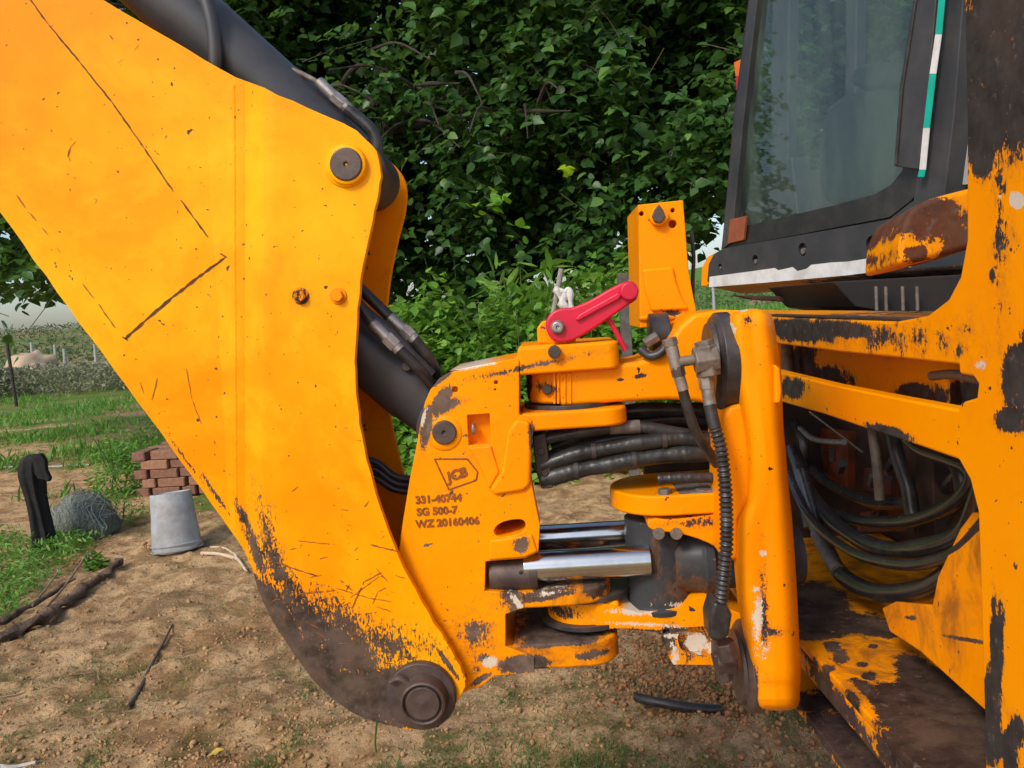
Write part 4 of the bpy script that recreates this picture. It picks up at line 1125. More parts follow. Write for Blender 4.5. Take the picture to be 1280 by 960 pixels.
soil = NG.mix(NG.ramp(nd, .50, .62, 0, .65), soil, (.21,.13,.065))
soil = NG.mix(NG.math('MULTIPLY', NG.ramp(NG.noise(3.5, 8, .75), .50, .62, 0, .6), NG.ramp(sp.outputs['Y'], 3.6, 2.7)), soil, (.13,.14,.04))
gr = NG.mix(NG.ramp(NG.noise(.9, 8, .7), .38, .62), (.085,.17,.022), (.20,.20,.055))
gr = NG.mix(NG.ramp(NG.noise(.23, 5, .6), .52, .60), gr, (.34,.22,.11))
gm = NG.math('ADD', NG.math('MULTIPLY', NG.math('SUBTRACT', NG.noise(.6, 7, .65), .5), 14), NG.math('MULTIPLY_ADD', sp.outputs['X'], .9, sp.outputs['Y']))
gmask = NG.ramp(gm, 3.2, 5.2)
# the rest of the yard behind the machine is bare soil
gmask = NG.math('MULTIPLY', gmask, NG.math('MAXIMUM', NG.ramp(sp.outputs['X'], -1.5, -3.0), NG.ramp(sp.outputs['Y'], 6.0, 12.0)))
far = NG.mix(NG.ramp(NG.noise(.05, 6, .7), .40, .60), (.11,.16,.045), (.26,.20,.10))
gc = NG.mix(NG.ramp(sp.outputs['Y'], 22, 45), gr, far)
gc = NG.mix(NG.math('MULTIPLY', NG.ramp(sp.outputs['X'], 1, 8), NG.ramp(sp.outputs['Y'], 10, 25)), gc, (.10,.20,.030))
col = NG.mix(gmask, soil, gc)
NG.l(col, NG.b.inputs['Base Color']); NG.b.inputs['Roughness'].default_value = .95; NG.b.inputs['Specular IOR Level'].default_value = .15
bb = NG.bump(NG.noise(60, 8, .75), 1.0, .018); bb = NG.bump(NG.noise(14, 6, .65), .8, .03, bb)
NG.l(bb, NG.b.inputs['Normal'])
g = link('ground', mesh_np('ground', co, quads), NG.m); g['kind'] = 'structure'

# ---- scattering of many small faces ------------------------------------------------
rng = np.random.default_rng(7)
def rand_rot(n, tilt=None, upbias=0.0):
    """random frames (u,v,n): n is the leaf normal"""
    nrm = rng.normal(size=(n,3)); nrm[:,2] = np.abs(nrm[:,2]) + upbias
    nrm /= np.linalg.norm(nrm, axis=1)[:,None]
    t = rng.normal(size=(n,3)); t -= nrm*(t*nrm).sum(1)[:,None]; t /= np.linalg.norm(t, axis=1)[:,None]
    return t, np.cross(nrm, t), nrm
LEAF_V = np.array([(0,0,0),(.10,.30,.03),(.42,.42,.06),(.78,.22,.02),(1.06,0,-.10),(.78,-.22,.02),(.42,-.42,.06),(.10,-.30,.03),(.40,0,-.03),(.78,0,-.05)])
LEAF_F = np.array([(0,1,8),(1,2,8),(2,3,9),(2,9,8),(3,4,9),(4,5,9),(5,6,9),(6,8,9),(6,7,8),(7,0,8)])
SLIM_V = np.array([(0,0,0),(.35,.13,.02),(.75,.09,0),(1.05,0,-.08),(.75,-.09,0),(.35,-.13,.02)])
SLIM_F = np.array([(0,1,5),(1,2,5),(2,4,5),(2,3,4)])
def leaves(name, pos, size, frames, tint, V=LEAF_V, F=LEAF_F, jitter=.12):
    n = len(pos); u, v, nn = frames
    co = pos[:,None,:] + size[:,None,None]*(V[None,:,0:1]*u[:,None,:] + V[None,:,1:2]*v[:,None,:] + V[None,:,2:3]*nn[:,None,:])
    co = co + rng.normal(size=co.shape)*size[:,None,None]*.02
    f = (F[None] + (np.arange(n)*len(V))[:,None,None]).reshape(-1,3)
    me = mesh_np(name, co.reshape(-1,3), f, smooth=True)
    at = me.attributes.new('tint', 'FLOAT', 'POINT'); at.data.foreach_set('value', np.repeat(tint, len(V)).astype(np.float32))
    return me
def leaf_mat(name, dark, mid, light, trans=.35, rough=.42, attr=True):
    N = NT(name)
    if attr:
        a = N.n('Attribute'); a.attribute_name = 'tint'; f = a.outputs['Fac']
    else:
        oi = N.n('ObjectInfo'); f = oi.outputs['Random']
    c = N.mix(N.ramp(f, 0, .6), dark, mid); c = N.mix(N.ramp(f, .6, 1.0), c, light)
    c = N.mix(N.ramp(N.noise(12, 4), .4, .7, 0, .35), c, dark)
    N.l(c, N.b.inputs['Base Color']); N.b.inputs['Roughness'].default_value = rough
    N.b.inputs['Specular IOR Level'].default_value = .45
    tr = N.n('BsdfTranslucent'); c2 = N.mix(.5, c, (light[0]*1.5, light[1]*1.5, light[2]))
    N.l(c2, tr.inputs['Color'])
    mx = N.n('MixShader'); mx.inputs[0].default_value = trans
    N.l(N.b.outputs[0], mx.inputs[1]); N.l(tr.outputs[0], mx.inputs[2])
    N.l(mx.outputs[0], N.t.nodes['Material Output'].inputs['Surface'])
    return N.m
M_LEAF = leaf_mat('tree_leaf', (.026,.070,.016), (.055,.142,.030), (.14,.27,.05), .33)
M_LEAF1 = leaf_mat('tree_leaf_single', (.034,.092,.022), (.065,.165,.038), (.15,.29,.055), .34, attr=False)
M_BUSH = leaf_mat('bush_leaf', (.08,.19,.025), (.15,.33,.04), (.28,.46,.08), .4)
M_GRASS = leaf_mat('grass_blade', (.07,.13,.025), (.12,.19,.04), (.36,.30,.13), .25, .7)
M_CROP = leaf_mat('field_green', (.07,.19,.022), (.12,.30,.035), (.22,.38,.07), .3, .6)
M_BARK = plain('bark', (.06,.045,.035), (.03,.023,.018), .9, nscale=16, bump=1.0, bdist=.012)
M_TWIG = plain('twig', (.10,.075,.05), (.05,.04,.03), .85, nscale=30, bump=.3)

# ---- clods, dry bits and grass on the near ground ------------------------------------
def on_ground(x, y, dz=0.0): return np.stack([x, y, ground_h(x, y)+dz], -1)
def visible_ground(n, pxr, pyr, power=1.0):
    px = rng.uniform(*pxr, n); t = rng.uniform(0, 1, n)**power; py = pyr[0] + (pyr[1]-pyr[0])*t
    r = (np.array(RT)[None]*(px-640)[:,None] + np.array(UP)[None]*(480-py)[:,None] + np.array(fwd)[None]*FPX)
    k = -1.3/r[:,2]
    return r[:,0]*k, r[:,1]*k
OCT = np.array([(1,0,0),(-1,0,0),(0,1,0),(0,-1,0),(0,0,1),(0,0,-1),(.6,.6,.5),(-.6,.5,.5),(.5,-.65,.45),(-.55,-.55,.5)])
def blobs(name, pos, size):
    V = np.array([(math.sin(math.pi*(i+1)/4)*math.cos(2*math.pi*j/6), math.sin(math.pi*(i+1)/4)*math.sin(2*math.pi*j/6), math.cos(math.pi*(i+1)/4)) for i in range(3) for j in range(6)] + [(0,0,1),(0,0,-1)])
    F = []
    for i in range(2):
        for j in range(6):
            a, b, c, d = i*6+j, i*6+(j+1)%6, (i+1)*6+(j+1)%6, (i+1)*6+j
            F += [(a,d,c),(a,c,b)]
    for j in range(6): F += [(18, j, (j+1)%6), (19, 12+(j+1)%6, 12+j)]
    F = np.array(F); n = len(pos); u, v, w_ = rand_rot(n)
    sc_ = size[:,None]*rng.uniform(.55,1.25,(n,3))
    co = V[None]*sc_[:,None,:]*rng.uniform(.72,1.25,(n,len(V)))[:,:,None]
    co = pos[:,None,:] + co[:,:,0:1]*u[:,None,:] + co[:,:,1:2]*v[:,None,:] + co[:,:,2:3]*w_[:,None,:]
    return mesh_np(name, co.reshape(-1,3), (F[None]+(np.arange(n)*len(V))[:,None,None]).reshape(-1,3), smooth=True)
x, y = visible_ground(15000, (-100,1120), (600,1010), .8)
dens = fbm(x*2.2, y*2.2, 3, 31); keep = rng.uniform(.25,.75,len(x)) < dens+.12
x, y = x[keep], y[keep]
s = np.exp(rng.normal(-5.55, .5, len(x))).clip(.0015, .014)
M_CLOD = plain('soil_clods', (.48,.30,.145), (.28,.155,.07), .95, nscale=30, bump=.8, bdist=.006, spec=.15)
o = link('soil_clods', blobs('soil_clods', on_ground(x, y, s*.25), s), M_CLOD); tag(o, 'loose crumbs of brown earth scattered over the tilled ground', 'soil', kind='stuff')
x = rng.normal(.62, .24, 8000); y = rng.normal(2.75, .25, 8000)
s = np.exp(rng.normal(-5.5, .5, len(x))).clip(.002, .012)
o = link('dug_soil', blobs('dug_soil', on_ground(x, y, s*.5), s), plain('red_dug_soil', (.44,.22,.10), (.28,.13,.055), .95, nscale=30, bump=.8, bdist=.006, spec=.15)); tag(o, 'heap of reddish crumbly earth under the yellow column', 'soil', kind='stuff')

def blades(name, x, y, h, mat, lean=.5, wd=.12, tint=None, tuft=6, spread=.02):
    n = len(x)*tuft
    px_, py_ = np.repeat(x, tuft)+rng.normal(0, spread, n), np.repeat(y, tuft)+rng.normal(0, spread, n)
    hh = np.repeat(h, tuft)*rng.uniform(.5,1.2,n)
    up = np.stack([rng.normal(0,lean,n), rng.normal(0,lean,n), np.ones(n)], -1); up /= np.linalg.norm(up,axis=1)[:,None]
    sd_ = np.stack([rng.normal(size=n), rng.normal(size=n), np.zeros(n)], -1); sd_ -= up*(sd_*up).sum(1)[:,None]; sd_ /= np.linalg.norm(sd_,axis=1)[:,None]
    V = np.array([(0,.5,0),(0,-.5,0),(.55,-.4,.08),(.55,.4,.08),(1,0,.3)])
    F = np.array([(0,1,2),(0,2,3),(3,2,4)])
    V = V*np.array([1,wd,.6])
    nn = np.cross(up, sd_)
    ti = np.repeat(tint if tint is not None else rng.uniform(0,1,len(x)), tuft)
    return link(name, leaves(name, on_ground(px_, py_), hh, (up, sd_, nn), ti, V, F), mat)
# straw-coloured stubble and green tufts close by
x, y = visible_ground(9000, (-60,1150), (740,1010), 1.0)
d = fbm(x*1.5, y*1.5, 3, 41); px_side = x > -1.6+.0*x
keep = (rng.uniform(.3,.75,len(x)) < d) ; x, y = x[keep], y[keep]
o = blades('dry_stubble', x, y, np.full(len(x), .022), M_GRASS, 1.3, .10, rng.uniform(.55,1,len(x)), 5, .02); tag(o, 'short dry straw bits lying in the brown earth', 'stubble', kind='stuff')
x, y = visible_ground(7000, (100,1150), (800,1010), .7)
d = fbm(x*2.3, y*2.3, 3, 43); keep = rng.uniform(.40,.60,len(x)) < d; x, y = x[keep], y[keep]
o = blades('grass', x, y, np.full(len(x), .026), M_GRASS, .8, .10, rng.uniform(.0,.62,len(x)), 7, .018); tag(o, 'thin green grass sprouting through the soil below the machine', 'grass', kind='stuff')
# green weeds in the lower left and the field beyond
x, y = visible_ground(1500, (-60,118), (672,785))
qq = np.stack([x,y,np.zeros(len(x))],-1) - np.array([0,0,1.3]); zf = qq@np.array(fwd); qxx = 640+FPX*(qq@np.array(RT))/zf; qyy = 480-FPX*(qq@np.array(UP))/zf
keep = (qyy < 778-.80*qxx) & (rng.uniform(.3,.7,len(x)) < fbm(x*4,y*4,3,47)+.12)
x, y = x[keep], y[keep]
n = len(x)*7; X2 = np.repeat(x,7)+rng.normal(0,.05,n); Y2 = np.repeat(y,7)+rng.normal(0,.05,n)
zz = on_ground(X2, Y2, rng.uniform(.0,.10,n))
o = link('low_weeds', leaves('low_weeds', zz, rng.uniform(.02,.055,n), rand_rot(n, upbias=.3), rng.uniform(0,1,n), SLIM_V, SLIM_F), M_CROP); tag(o, 'bright green leafy weeds at the left edge beside the fallen logs', 'weeds', kind='stuff')
x, y = visible_ground(5000, (-60,260), (495,625), .9)
d = fbm(x*.55, y*.55, 3, 51); keep = (rng.uniform(.36,.62,len(x)) < d) & (y > 5.6); x, y = x[keep], y[keep]
o = blades('field_grass', x, y, rng.uniform(.08,.18,len(x)), M_CROP, .6, .13, None, 8, .12); tag(o, 'patchy green field crop beyond the bare soil', 'crop', kind='stuff')
x = rng.uniform(.5, 16, 9000); y = rng.uniform(9, 45, 9000); keep = x < y*.45; x, y = x[keep], y[keep]
o = blades('tall_crop', x, y, rng.uniform(.35,.8,len(x)), M_CROP, .35, .10, None, 7, .2); tag(o, 'tall green crop in the field behind the cab', 'crop', kind='stuff')

# ================================================================== THE TREE
def env_low(px):
    """lower outline of the canopy in view, as a height in the picture, turned into real heights below"""
    return np.interp(px, [-400,0,30,60,100,200,480,560,640,700,740,790,830,862,880,905,930,1000,1400], [400,395,400,372,352,350,345,352,340,320,332,318,280,300,262,225,235,255,270])
tree = thing('mulberry_tree', 'large dark leafed tree whose low canopy hangs behind the orange boom', 'tree', (-2.6, 8.8, 0))
bm = bmesh.new()
def limb(bm, pts, r0_, r1_, seg=9):
    L = [0]
    add_tube(bm, pts, r0_, seg=seg, n=6, rfun=lambda l, t: (r0_+(r1_-r0_)*t)*(1+.08*math.sin(l*9)+.05*math.sin(l*23)))
limb(bm, [(-2.4,6.4,-.1),(-2.35,6.3,.5),(-2.45,6.2,1.2),(-2.2,6.0,2.1)], .24, .16, 14)
limb(bm, [(-2.62,6.2,.9),(-3.2,6.0,1.8),(-3.9,5.5,2.6),(-4.6,5.0,3.2)], .13, .04)
tr = finish('trunk', bm, M_BARK, tree, bevel=0)
branches = []
br_rng = random.Random(12)
starts = [(-2.2,6.0,2.1)]*9
tips = [(-1.2,4.8,3.0),(-.4,4.6,2.7),(.9,5.0,2.9),(1.6,5.6,3.3),(.2,6.8,3.6),(-2.8,4.0,3.2),(-3.4,5.0,2.4),(-1.5,4.0,2.4),(0.5,4.2,2.3)]
for s_, t_ in zip(starts, tips):
    s_, t_ = Vector(s_), Vector(t_)
    m1 = s_.lerp(t_, .35) + Vector((br_rng.uniform(-.2,.2), br_rng.uniform(-.2,.2), .28)); m2 = s_.lerp(t_, .7) + Vector((br_rng.uniform(-.2,.2), br_rng.uniform(-.2,.2), .25))
    bm = bmesh.new(); limb(bm, [s_, m1, m2, t_], .075, .006)
    for k in range(7):
        b0 = m1.lerp(t_, br_rng.uniform(0,1)) + Vector((0,0,.1)); e_ = b0 + Vector((br_rng.uniform(-.7,.7), br_rng.uniform(-.8,.4), br_rng.uniform(-.7,.2)))
        limb(bm, [b0, b0.lerp(e_,.5)+Vector((0,0,.1)), e_], .016, .005, 6)
    finish('branch', bm, M_BARK, tree, bevel=0)
for o_ in tree.children:
    if o_.name.startswith(('trunk','branch')):
        o_.location += Vector((-.2,2.4,.55)) if not o_.name.startswith('trunk') else Vector((-.2,2.4,0))
# canopy volume: sprigs of leaves hanging along twigs
def canopy(n, d0, d1, pxr, top=-160, margin=0, holes=True, clump=2.0, thr=.40, pyr=None):
    out = []
    while sum(len(a) for a in out) < n:
        m = n*2
        px = rng.uniform(*pxr, m); d = rng.uniform(d0**2, d1**2, m)**.5
        low = env_low(px) - margin + rng.normal(0, 7, m)
        py = rng.uniform(top, 1, m)*0 + top + (low-top)*rng.uniform(0,1,m)
        r = (np.array(RT)[None]*(px-640)[:,None] + np.array(UP)[None]*(480-py)[:,None] + np.array(fwd)[None]*FPX)
        k = d/r[:,1]; p = r*k[:,None]; p[:,2] += 1.3
        dn = fbm(p[:,0]*clump+7, p[:,2]*clump+p[:,1]*clump*.8, 3, 61)
        out.append(p[dn > thr])
    return np.concatenate(out)[:n]
# twig sprigs
def sprigs(n, pos, L=(.25,.55), per=7, size=(.048,.078)):
    """each sprig: a short drooping twig with alternating leaves"""
    k = n*per
    dirn = rng.normal(size=(n,3))*np.array([1,1,.35]) + np.array([0,-.35,-.35]); dirn /= np.linalg.norm(dirn,axis=1)[:,None]
    ln = rng.uniform(*L, n)
    t = (np.tile(np.arange(per), n)+.6)/per
    P0 = np.repeat(pos, per, 0); D = np.repeat(dirn, per, 0); LL = np.repeat(ln, per)
    pp = P0 + D*(LL*t)[:,None]; pp[:,2] -= (LL*t**2)*.25
    side = np.cross(D, np.array([0,0,1.])); side /= np.linalg.norm(side,axis=1)[:,None]+1e-6
    sg = np.where(np.tile(np.arange(per), n) % 2 == 0, 1, -1)
    u = side*sg[:,None] + D*.5 + np.array([0,-.05,-.45]) + rng.normal(size=(k,3))*.28; u /= np.linalg.norm(u,axis=1)[:,None]
    nn = np.array([0,-.25,1.]) + rng.normal(size=(k,3))*.42; nn -= u*(nn*u).sum(1)[:,None]; nn /= np.linalg.norm(nn,axis=1)[:,None]
    v = np.cross(nn, u)
    return pp, rng.uniform(*size, k), (u, v, nn), dirn, ln
PER = 7
near_pos = canopy(4600, 6.95, 8.2, (-60, 985), clump=1.7, thr=.42)
mid_pos = canopy(8000, 8.2, 9.4, (-80, 1270), margin=4, clump=1.2, thr=.36)
far_pos = canopy(8000, 9.2, 11, (-80, 1270), margin=10, clump=.8, thr=.22)
hi_pos = rng.uniform([-5.5,7.2,4.6],[5.5,10.5,6.0],(1000,3))
# part of the canopy over the left field reaches lower and lets the sky through
dens_l = None
allp = np.concatenate([near_pos, mid_pos, far_pos, hi_pos])
pp, sz, fr, dirn, ln = sprigs(len(allp), allp, per=PER)
sz = sz*np.where(pp[:,1] < 8.2, 1.38, 2.1)*rng.uniform(.7,1.3,len(sz))
# thin out over the field at the left, where twigs stand against the sky
def to_px(p):
    q = p - np.array([0,0,1.3]); zf = q@np.array(fwd)
    return 640 + FPX*(q@np.array(RT))/zf, 480 - FPX*(q@np.array(UP))/zf
qx, qy = to_px(pp)
hole = np.zeros(len(pp), bool)
for (hx0,hy0,rx,ry,pr) in ((30,372,60,34,.72),(60,395,80,22,.85),(8,290,20,16,.7),(50,300,14,10,.7),(815,240,26,12,.75),(775,300,16,16,.8),(845,235,14,10,.7),(880,250,22,30,.6),(710,212,6,5,.8),(760,190,5,4,.8),(150,5,22,10,.9),(500,30,8,6,.7),(585,85,7,5,.7)):
    inside = ((qx-hx0)/rx)**2 + ((qy-hy0)/ry)**2 < 1
    hole |= inside & (rng.uniform(0,1,len(pp)) < pr)
jl = np.interp(qx, [0,60,100,780,860,905,960], [402,402,352,352,300,262,300])
keep = ~hole & ((qy < jl+6) | (rng.uniform(0,1,len(pp)) < .25))
tint = np.clip(rng.normal(.42,.24,len(pp)), 0, 1)
front = np.where(keep & (pp[:,1] < 7.7) & (qx > 340) & (qx < 925) & (qy > 0) & (qy < 345))[0]
# keep the ones that show largest clear of the machine as leaves of their own
score = sz[front]/pp[front,1]
sel = front[np.argsort(-score)][:296]
keep[sel] = False
me = leaves('foliage', pp[keep], sz[keep], tuple(f[keep] for f in fr), tint[keep])
o = link('foliage', me, M_LEAF, tree); o['kind'] = 'stuff'
leaf_me = []
for k in range(4):
    V = LEAF_V + rng.normal(size=LEAF_V.shape)*.03
    m_ = mesh_np('leaf', V, LEAF_F); m_.materials.append(M_LEAF1); leaf_me.append(m_)
for i in sel:
    o = bpy.data.objects.new('leaf', leaf_me[int(i) % 4]); C.objects.link(o); o.parent = tree
    u, v, n_ = fr[0][i], fr[1][i], fr[2][i]
    s_ = sz[i]*1.08
    m4 = Matrix(((u[0]*s_,v[0]*s_,n_[0]*s_,pp[i,0]),(u[1]*s_,v[1]*s_,n_[1]*s_,pp[i,1]),(u[2]*s_,v[2]*s_,n_[2]*s_,pp[i,2]),(0,0,0,1)))
    m4.translation -= tree.location
    o.matrix_local = m4
# twigs of the sprigs
bm = bmesh.new()
ids = rng.permutation(len(near_pos))[:260]
for i in ids:
    a = Vector(allp[i]); b = a + Vector(dirn[i])*float(ln[i]); b.z -= float(ln[i])*.25
    qx_, qy_ = to_px(np.array([b[:]])); 
    add_tube(bm, [a - Vector(dirn[i])*.15 + Vector((0,0,.05)), a.lerp(b,.5)+Vector((0,0,.02)), b], .0045, seg=4, n=2)
for (a, b) in (((735,0),(775,48)),((800,110),(830,60)),((660,75),(690,130)),((30,420),(90,340)),((95,395),(75,345))):
    p, q = Y(*a,7.0), Y(*b,6.9); add_tube(bm, [p, p.lerp(q,.5)+Vector((.02,0,.02)), q], .0035, seg=5, n=3)
finish('twigs', bm, M_TWIG, tree, bevel=0); bpy.data.objects['twigs']['kind'] = 'stuff'
# two light green sprays
def spray(px, py, yd, n, rad, size, mat_tint):
    c = np.array(Y(px, py, yd)); return c + rng.normal(size=(n,3))*np.array([rad,rad*.7,rad]), rng.uniform(*size, n), rand_rot(n, upbias=.6), np.full(n, mat_tint)
M_LIME = leaf_mat('young_lime_leaf', (.14,.34,.03), (.20,.42,.03), (.42,.62,.03), .45)
for (a, b, yd, n, rad, tt) in ((624,246,6.4,9,.08,.15),(712,212,6.4,5,.035,1.0),(600,262,6.4,4,.05,.1),(648,292,6.4,5,.07,.1)):
    p, s_, f_, t_ = spray(a, b, yd, n, rad, (.07,.10), tt)
    o = link('young_leaves', leaves('young_leaves', p, s_, f_, t_), M_LIME, tree)

# ================================================================== UNDERGROWTH BEHIND THE MACHINE
def bush(name, label, cat, px, pyb, yd, w_, h_, n, size, mat, group=None, slim=False, tmean=.5, up=.9):
    c = Y(px, pyb, yd); c.z = 0
    t = thing(name, label, cat, c, group)
    cx, cy = c.x, c.y
    a = rng.normal(size=(n,3)); a /= np.linalg.norm(a,axis=1)[:,None]; a[:,2] = np.abs(a[:,2])
    r = rng.uniform(.35,1,n)**.5
    lump = 1 + .35*(fbm(a[:,0]*3+cx*5, a[:,2]*3+a[:,1]*3, 2, 71)-.5)*2
    p = a*(r*lump)[:,None]*np.array([w_/2, w_/2*.8, h_]) + np.array([cx, cy, 0])
    p[:,2] = np.maximum(p[:,2], .01)
    fr_ = rand_rot(n, upbias=up)
    V, F = (SLIM_V, SLIM_F) if slim else (LEAF_V, LEAF_F)
    o = link('foliage', leaves('foliage', p, rng.uniform(*size, n), fr_, np.clip(rng.normal(tmean,.28,n),0,1), V, F), mat, t); o['kind'] = 'stuff'
    bm = bmesh.new(); q = random.Random(int(px))
    for k in range(5):
        e = Vector((cx+q.uniform(-.4,.4)*w_, cy+q.uniform(-.35,.35)*w_, h_*q.uniform(.6,1.02)))
        add_tube(bm, [(cx+q.uniform(-.08,.08), cy+q.uniform(-.08,.08), 0), Vector((cx,cy,0)).lerp(e,.5)+Vector((q.uniform(-.05,.05),0,.05)), e], .004, seg=5, n=3)
    finish('stems', bm, M_STEM, t, bevel=0)
    return t
M_STEM = plain('green_stem', (.10,.14,.04), (.08,.09,.03), .8)
GB = 'bushes behind the boom and bracket'
bush('leafy_bush', 'pale green leafy bush filling the gap between boom and dark tree', 'bush', 548, 480, 6.25, 1.5, 1.60, 8500, (.05,.09), M_BUSH, GB, tmean=.62)
bush('low_bush', 'dense low green bush just left of the red lever', 'bush', 645, 480, 6.35, 1.6, 1.50, 8500, (.045,.08), M_BUSH, GB, tmean=.5)
bush('spiky_bush', 'spiky long leaved bush standing above the top of the orange casting', 'bush', 665, 420, 6.7, 1.3, 1.80, 2600, (.12,.24), M_BUSH, GB, slim=True, tmean=.55, up=.2)
bush('far_bush', 'green bush behind the white tied stake', 'bush', 762, 420, 6.6, 1.6, 1.68, 8000, (.05,.09), M_BUSH, GB, tmean=.5)
bush('small_bush', 'yellowish small bush right under the white knotted rag', 'bush', 712, 470, 6.3, .7, 1.36, 1600, (.04,.07), leaf_mat('yellow_green_leaf', (.07,.13,.015), (.13,.21,.02), (.25,.33,.04), .35), GB, tmean=.6)
bush('dark_bush', 'shaded bush at the foot of the tree beside the lifted boom', 'bush', 580, 500, 8.0, 4.0, 1.9, 7000, (.08,.14), M_LEAF, GB, tmean=.5)
bush('distant_bush', 'low bush between the grey post and the upright mast', 'bush', 790, 420, 9.5, 1.8, 1.55, 2600, (.06,.10), M_CROP, GB, tmean=.5)
GW = 'weeds round the brick stack'
bush('weed_clump', 'tall pale green weeds against the left side of the brick stack', 'weed', 146, 600, 6.4, .50, .52, 1200, (.03,.07), M_CROP, GW, slim=True, tmean=.55)
bush('weed_clump', 'broad weed clump behind the brick stack and under the boom edge', 'weed', 190, 575, 7.8, 1.2, .55, 1600, (.03,.07), M_CROP, GW, slim=True, tmean=.45)
bush('weed_clump', 'small weeds between the wire bundle and the white bucket', 'weed', 140, 640, 5.5, .50, .25, 700, (.02,.05), M_CROP, GW, slim=True, tmean=.35)
bush('weed_clump', 'tiny weed sprouting on bare soil right of the black cloth', 'weed', 116, 690, 4.4, .16, .10, 60, (.03,.05), M_CROP, GW, tmean=.4)
# hedge of dry scrub, far across the field
x = rng.uniform(-26, -7.5, 1400); y = 21 + rng.normal(0, .8, 1400) - (x+12)*.10
n = len(x)*16; X2 = np.repeat(x,16)+rng.normal(0,.25,n); Y2 = np.repeat(y,16)+rng.normal(0,.4,n)
hgt = .48+.40*fbm(X2*.6, Y2*.3, 3, 81); zz = np.stack([X2, Y2, rng.uniform(0,1,n)**.7*hgt], -1)
o = link('scrub_hedge', leaves('scrub_hedge', zz, rng.uniform(.08,.17,n), rand_rot(n, upbias=0), np.clip(rng.normal(.5,.3,n),0,1), SLIM_V, SLIM_F), leaf_mat('dry_scrub', (.12,.14,.08), (.21,.22,.13), (.36,.36,.23), .2, .8))
tag(o, 'long row of grey green dry scrub across the far side of the field', 'scrub', kind='stuff')
x = rng.uniform(-90, 40, 5200); y = rng.uniform(48, 110, 5200); n = len(x)*4
X2 = np.repeat(x,4)+rng.normal(0,.6,n); Y2 = np.repeat(y,4)+rng.normal(0,.6,n)
z0_ = ground_h(X2, Y2)
o = link('hill_scrub', leaves('hill_scrub', np.stack([X2,Y2,z0_+rng.uniform(0,.7,n)],-1), rng.uniform(.25,.7,n), rand_rot(n, upbias=.2), np.clip(rng.normal(.45,.3,n),0,1), SLIM_V, SLIM_F), leaf_mat('hill_scrub_leaf', (.06,.10,.03), (.10,.15,.05), (.20,.21,.09), .2, .8))
tag(o, 'distant scrub scattered over the low hill at the horizon', 'scrub', kind='stuff')

# ================================================================== THINGS IN THE YARD
# stack of bricks
def GZ(px, py): return Z(px, py, 0.0)
c0 = GZ(176, 621)
BL, BW, BH = .23, .11, .073
stack = thing('brick_stack', 'dry laid stack of red brown bricks with open joints behind the bucket', 'bricks', (c0.x, c0.y, 0))
M_BRICK = [plain('brick_a', (.30,.15,.085), (.20,.10,.055), .9, nscale=40, bump=.5, dust=.4, dust_col=(.25,.14,.08)),
           plain('brick_b', (.36,.18,.10), (.25,.12,.07), .9, nscale=40, bump=.5, dust=.5, dust_col=(.28,.17,.10)),
           plain('brick_c', (.25,.12,.075), (.17,.08,.05), .9, nscale=40, bump=.5, dust=.3, dust_col=(.22,.12,.08))]
def brick_mesh(m):
    bm = bmesh.new(); add_box(bm, (-BL/2,-BW/2,0), (BL/2,BW/2,BH)); bmesh.ops.bevel(bm, geom=bm.edges[:], offset=.006, segments=1, affect='EDGES')
    bmesh.ops.recalc_face_normals(bm, faces=bm.faces); me = bpy.data.meshes.new('brick'); bm.to_mesh(me); bm.free(); me.materials.append(m); return me
bms = [brick_mesh(m) for m in M_BRICK]
q = random.Random(3)
for row in range(5):
    for dy in range(3):
        xx = -.0 + (row % 2)*.06
        while xx < .95:
            turned = q.random() < .3
            L = BW if turned else BL
            if not (row == 4 and xx > .62):
                o = bpy.data.objects.new('brick', bms[q.randrange(3)]); C.objects.link(o); o.parent = stack
                o.location = (xx + L/2, dy*.24 + q.uniform(-.01,.01) + (.06 if turned else 0), row*(BH+.003)+.002)
                o.rotation_euler = (0,0,(math.pi/2 if turned else 0) + q.uniform(-.05,.05) + math.radians(-4))
            xx += L + q.uniform(.008,.045)

# bucket
M_BUCKET = plain('stained_white_plastic', (.40,.42,.44), (.27,.28,.29), .5, nscale=9, bump=.45, bdist=.012, bscale=9, dust=.85, dust_col=(.22,.20,.17))
bb_ = GZ(222, 687)
bk = thing('bucket', 'stained white plastic bucket standing upside down on bare soil before the bricks', 'bucket', (bb_.x, bb_.y, 0))
bh = 75*bb_.y/FPX
R0 = 31*bb_.y/FPX; R1 = 25.5*bb_.y/FPX
ax = Vector((-.07,.12,1)).normalized(); p0 = Vector((bb_.x, bb_.y, .0)) 
bm = bmesh.new()
add_lathe(bm, p0, p0+ax, [(0,R0*.99),(.004,R0*1.045),(.014,R0*1.05),(.016,R0*.99),(.035,R0*.985),(.037,R0*1.03),(.043,R0*1.03),(.045,R0*.975),(bh*.72,R1*1.04),(bh-.006,R1*1.0),(bh,R1*.98),(bh,R1*.93),(bh-.008,R1*.91)], 56)
finish('bucket_body', bm, M_BUCKET, bk, bevel=0)
tube('bail_handle', [p0+Vector((-R0*1.04,0,.03)), p0+Vector((-R0*.9,-R0*.55,.022)), p0+Vector((0,-R0*1.07,.018)), p0+Vector((R0*.9,-R0*.55,.022)), p0+Vector((R0*1.04,0,.03))], .003, M_DULL, bk)

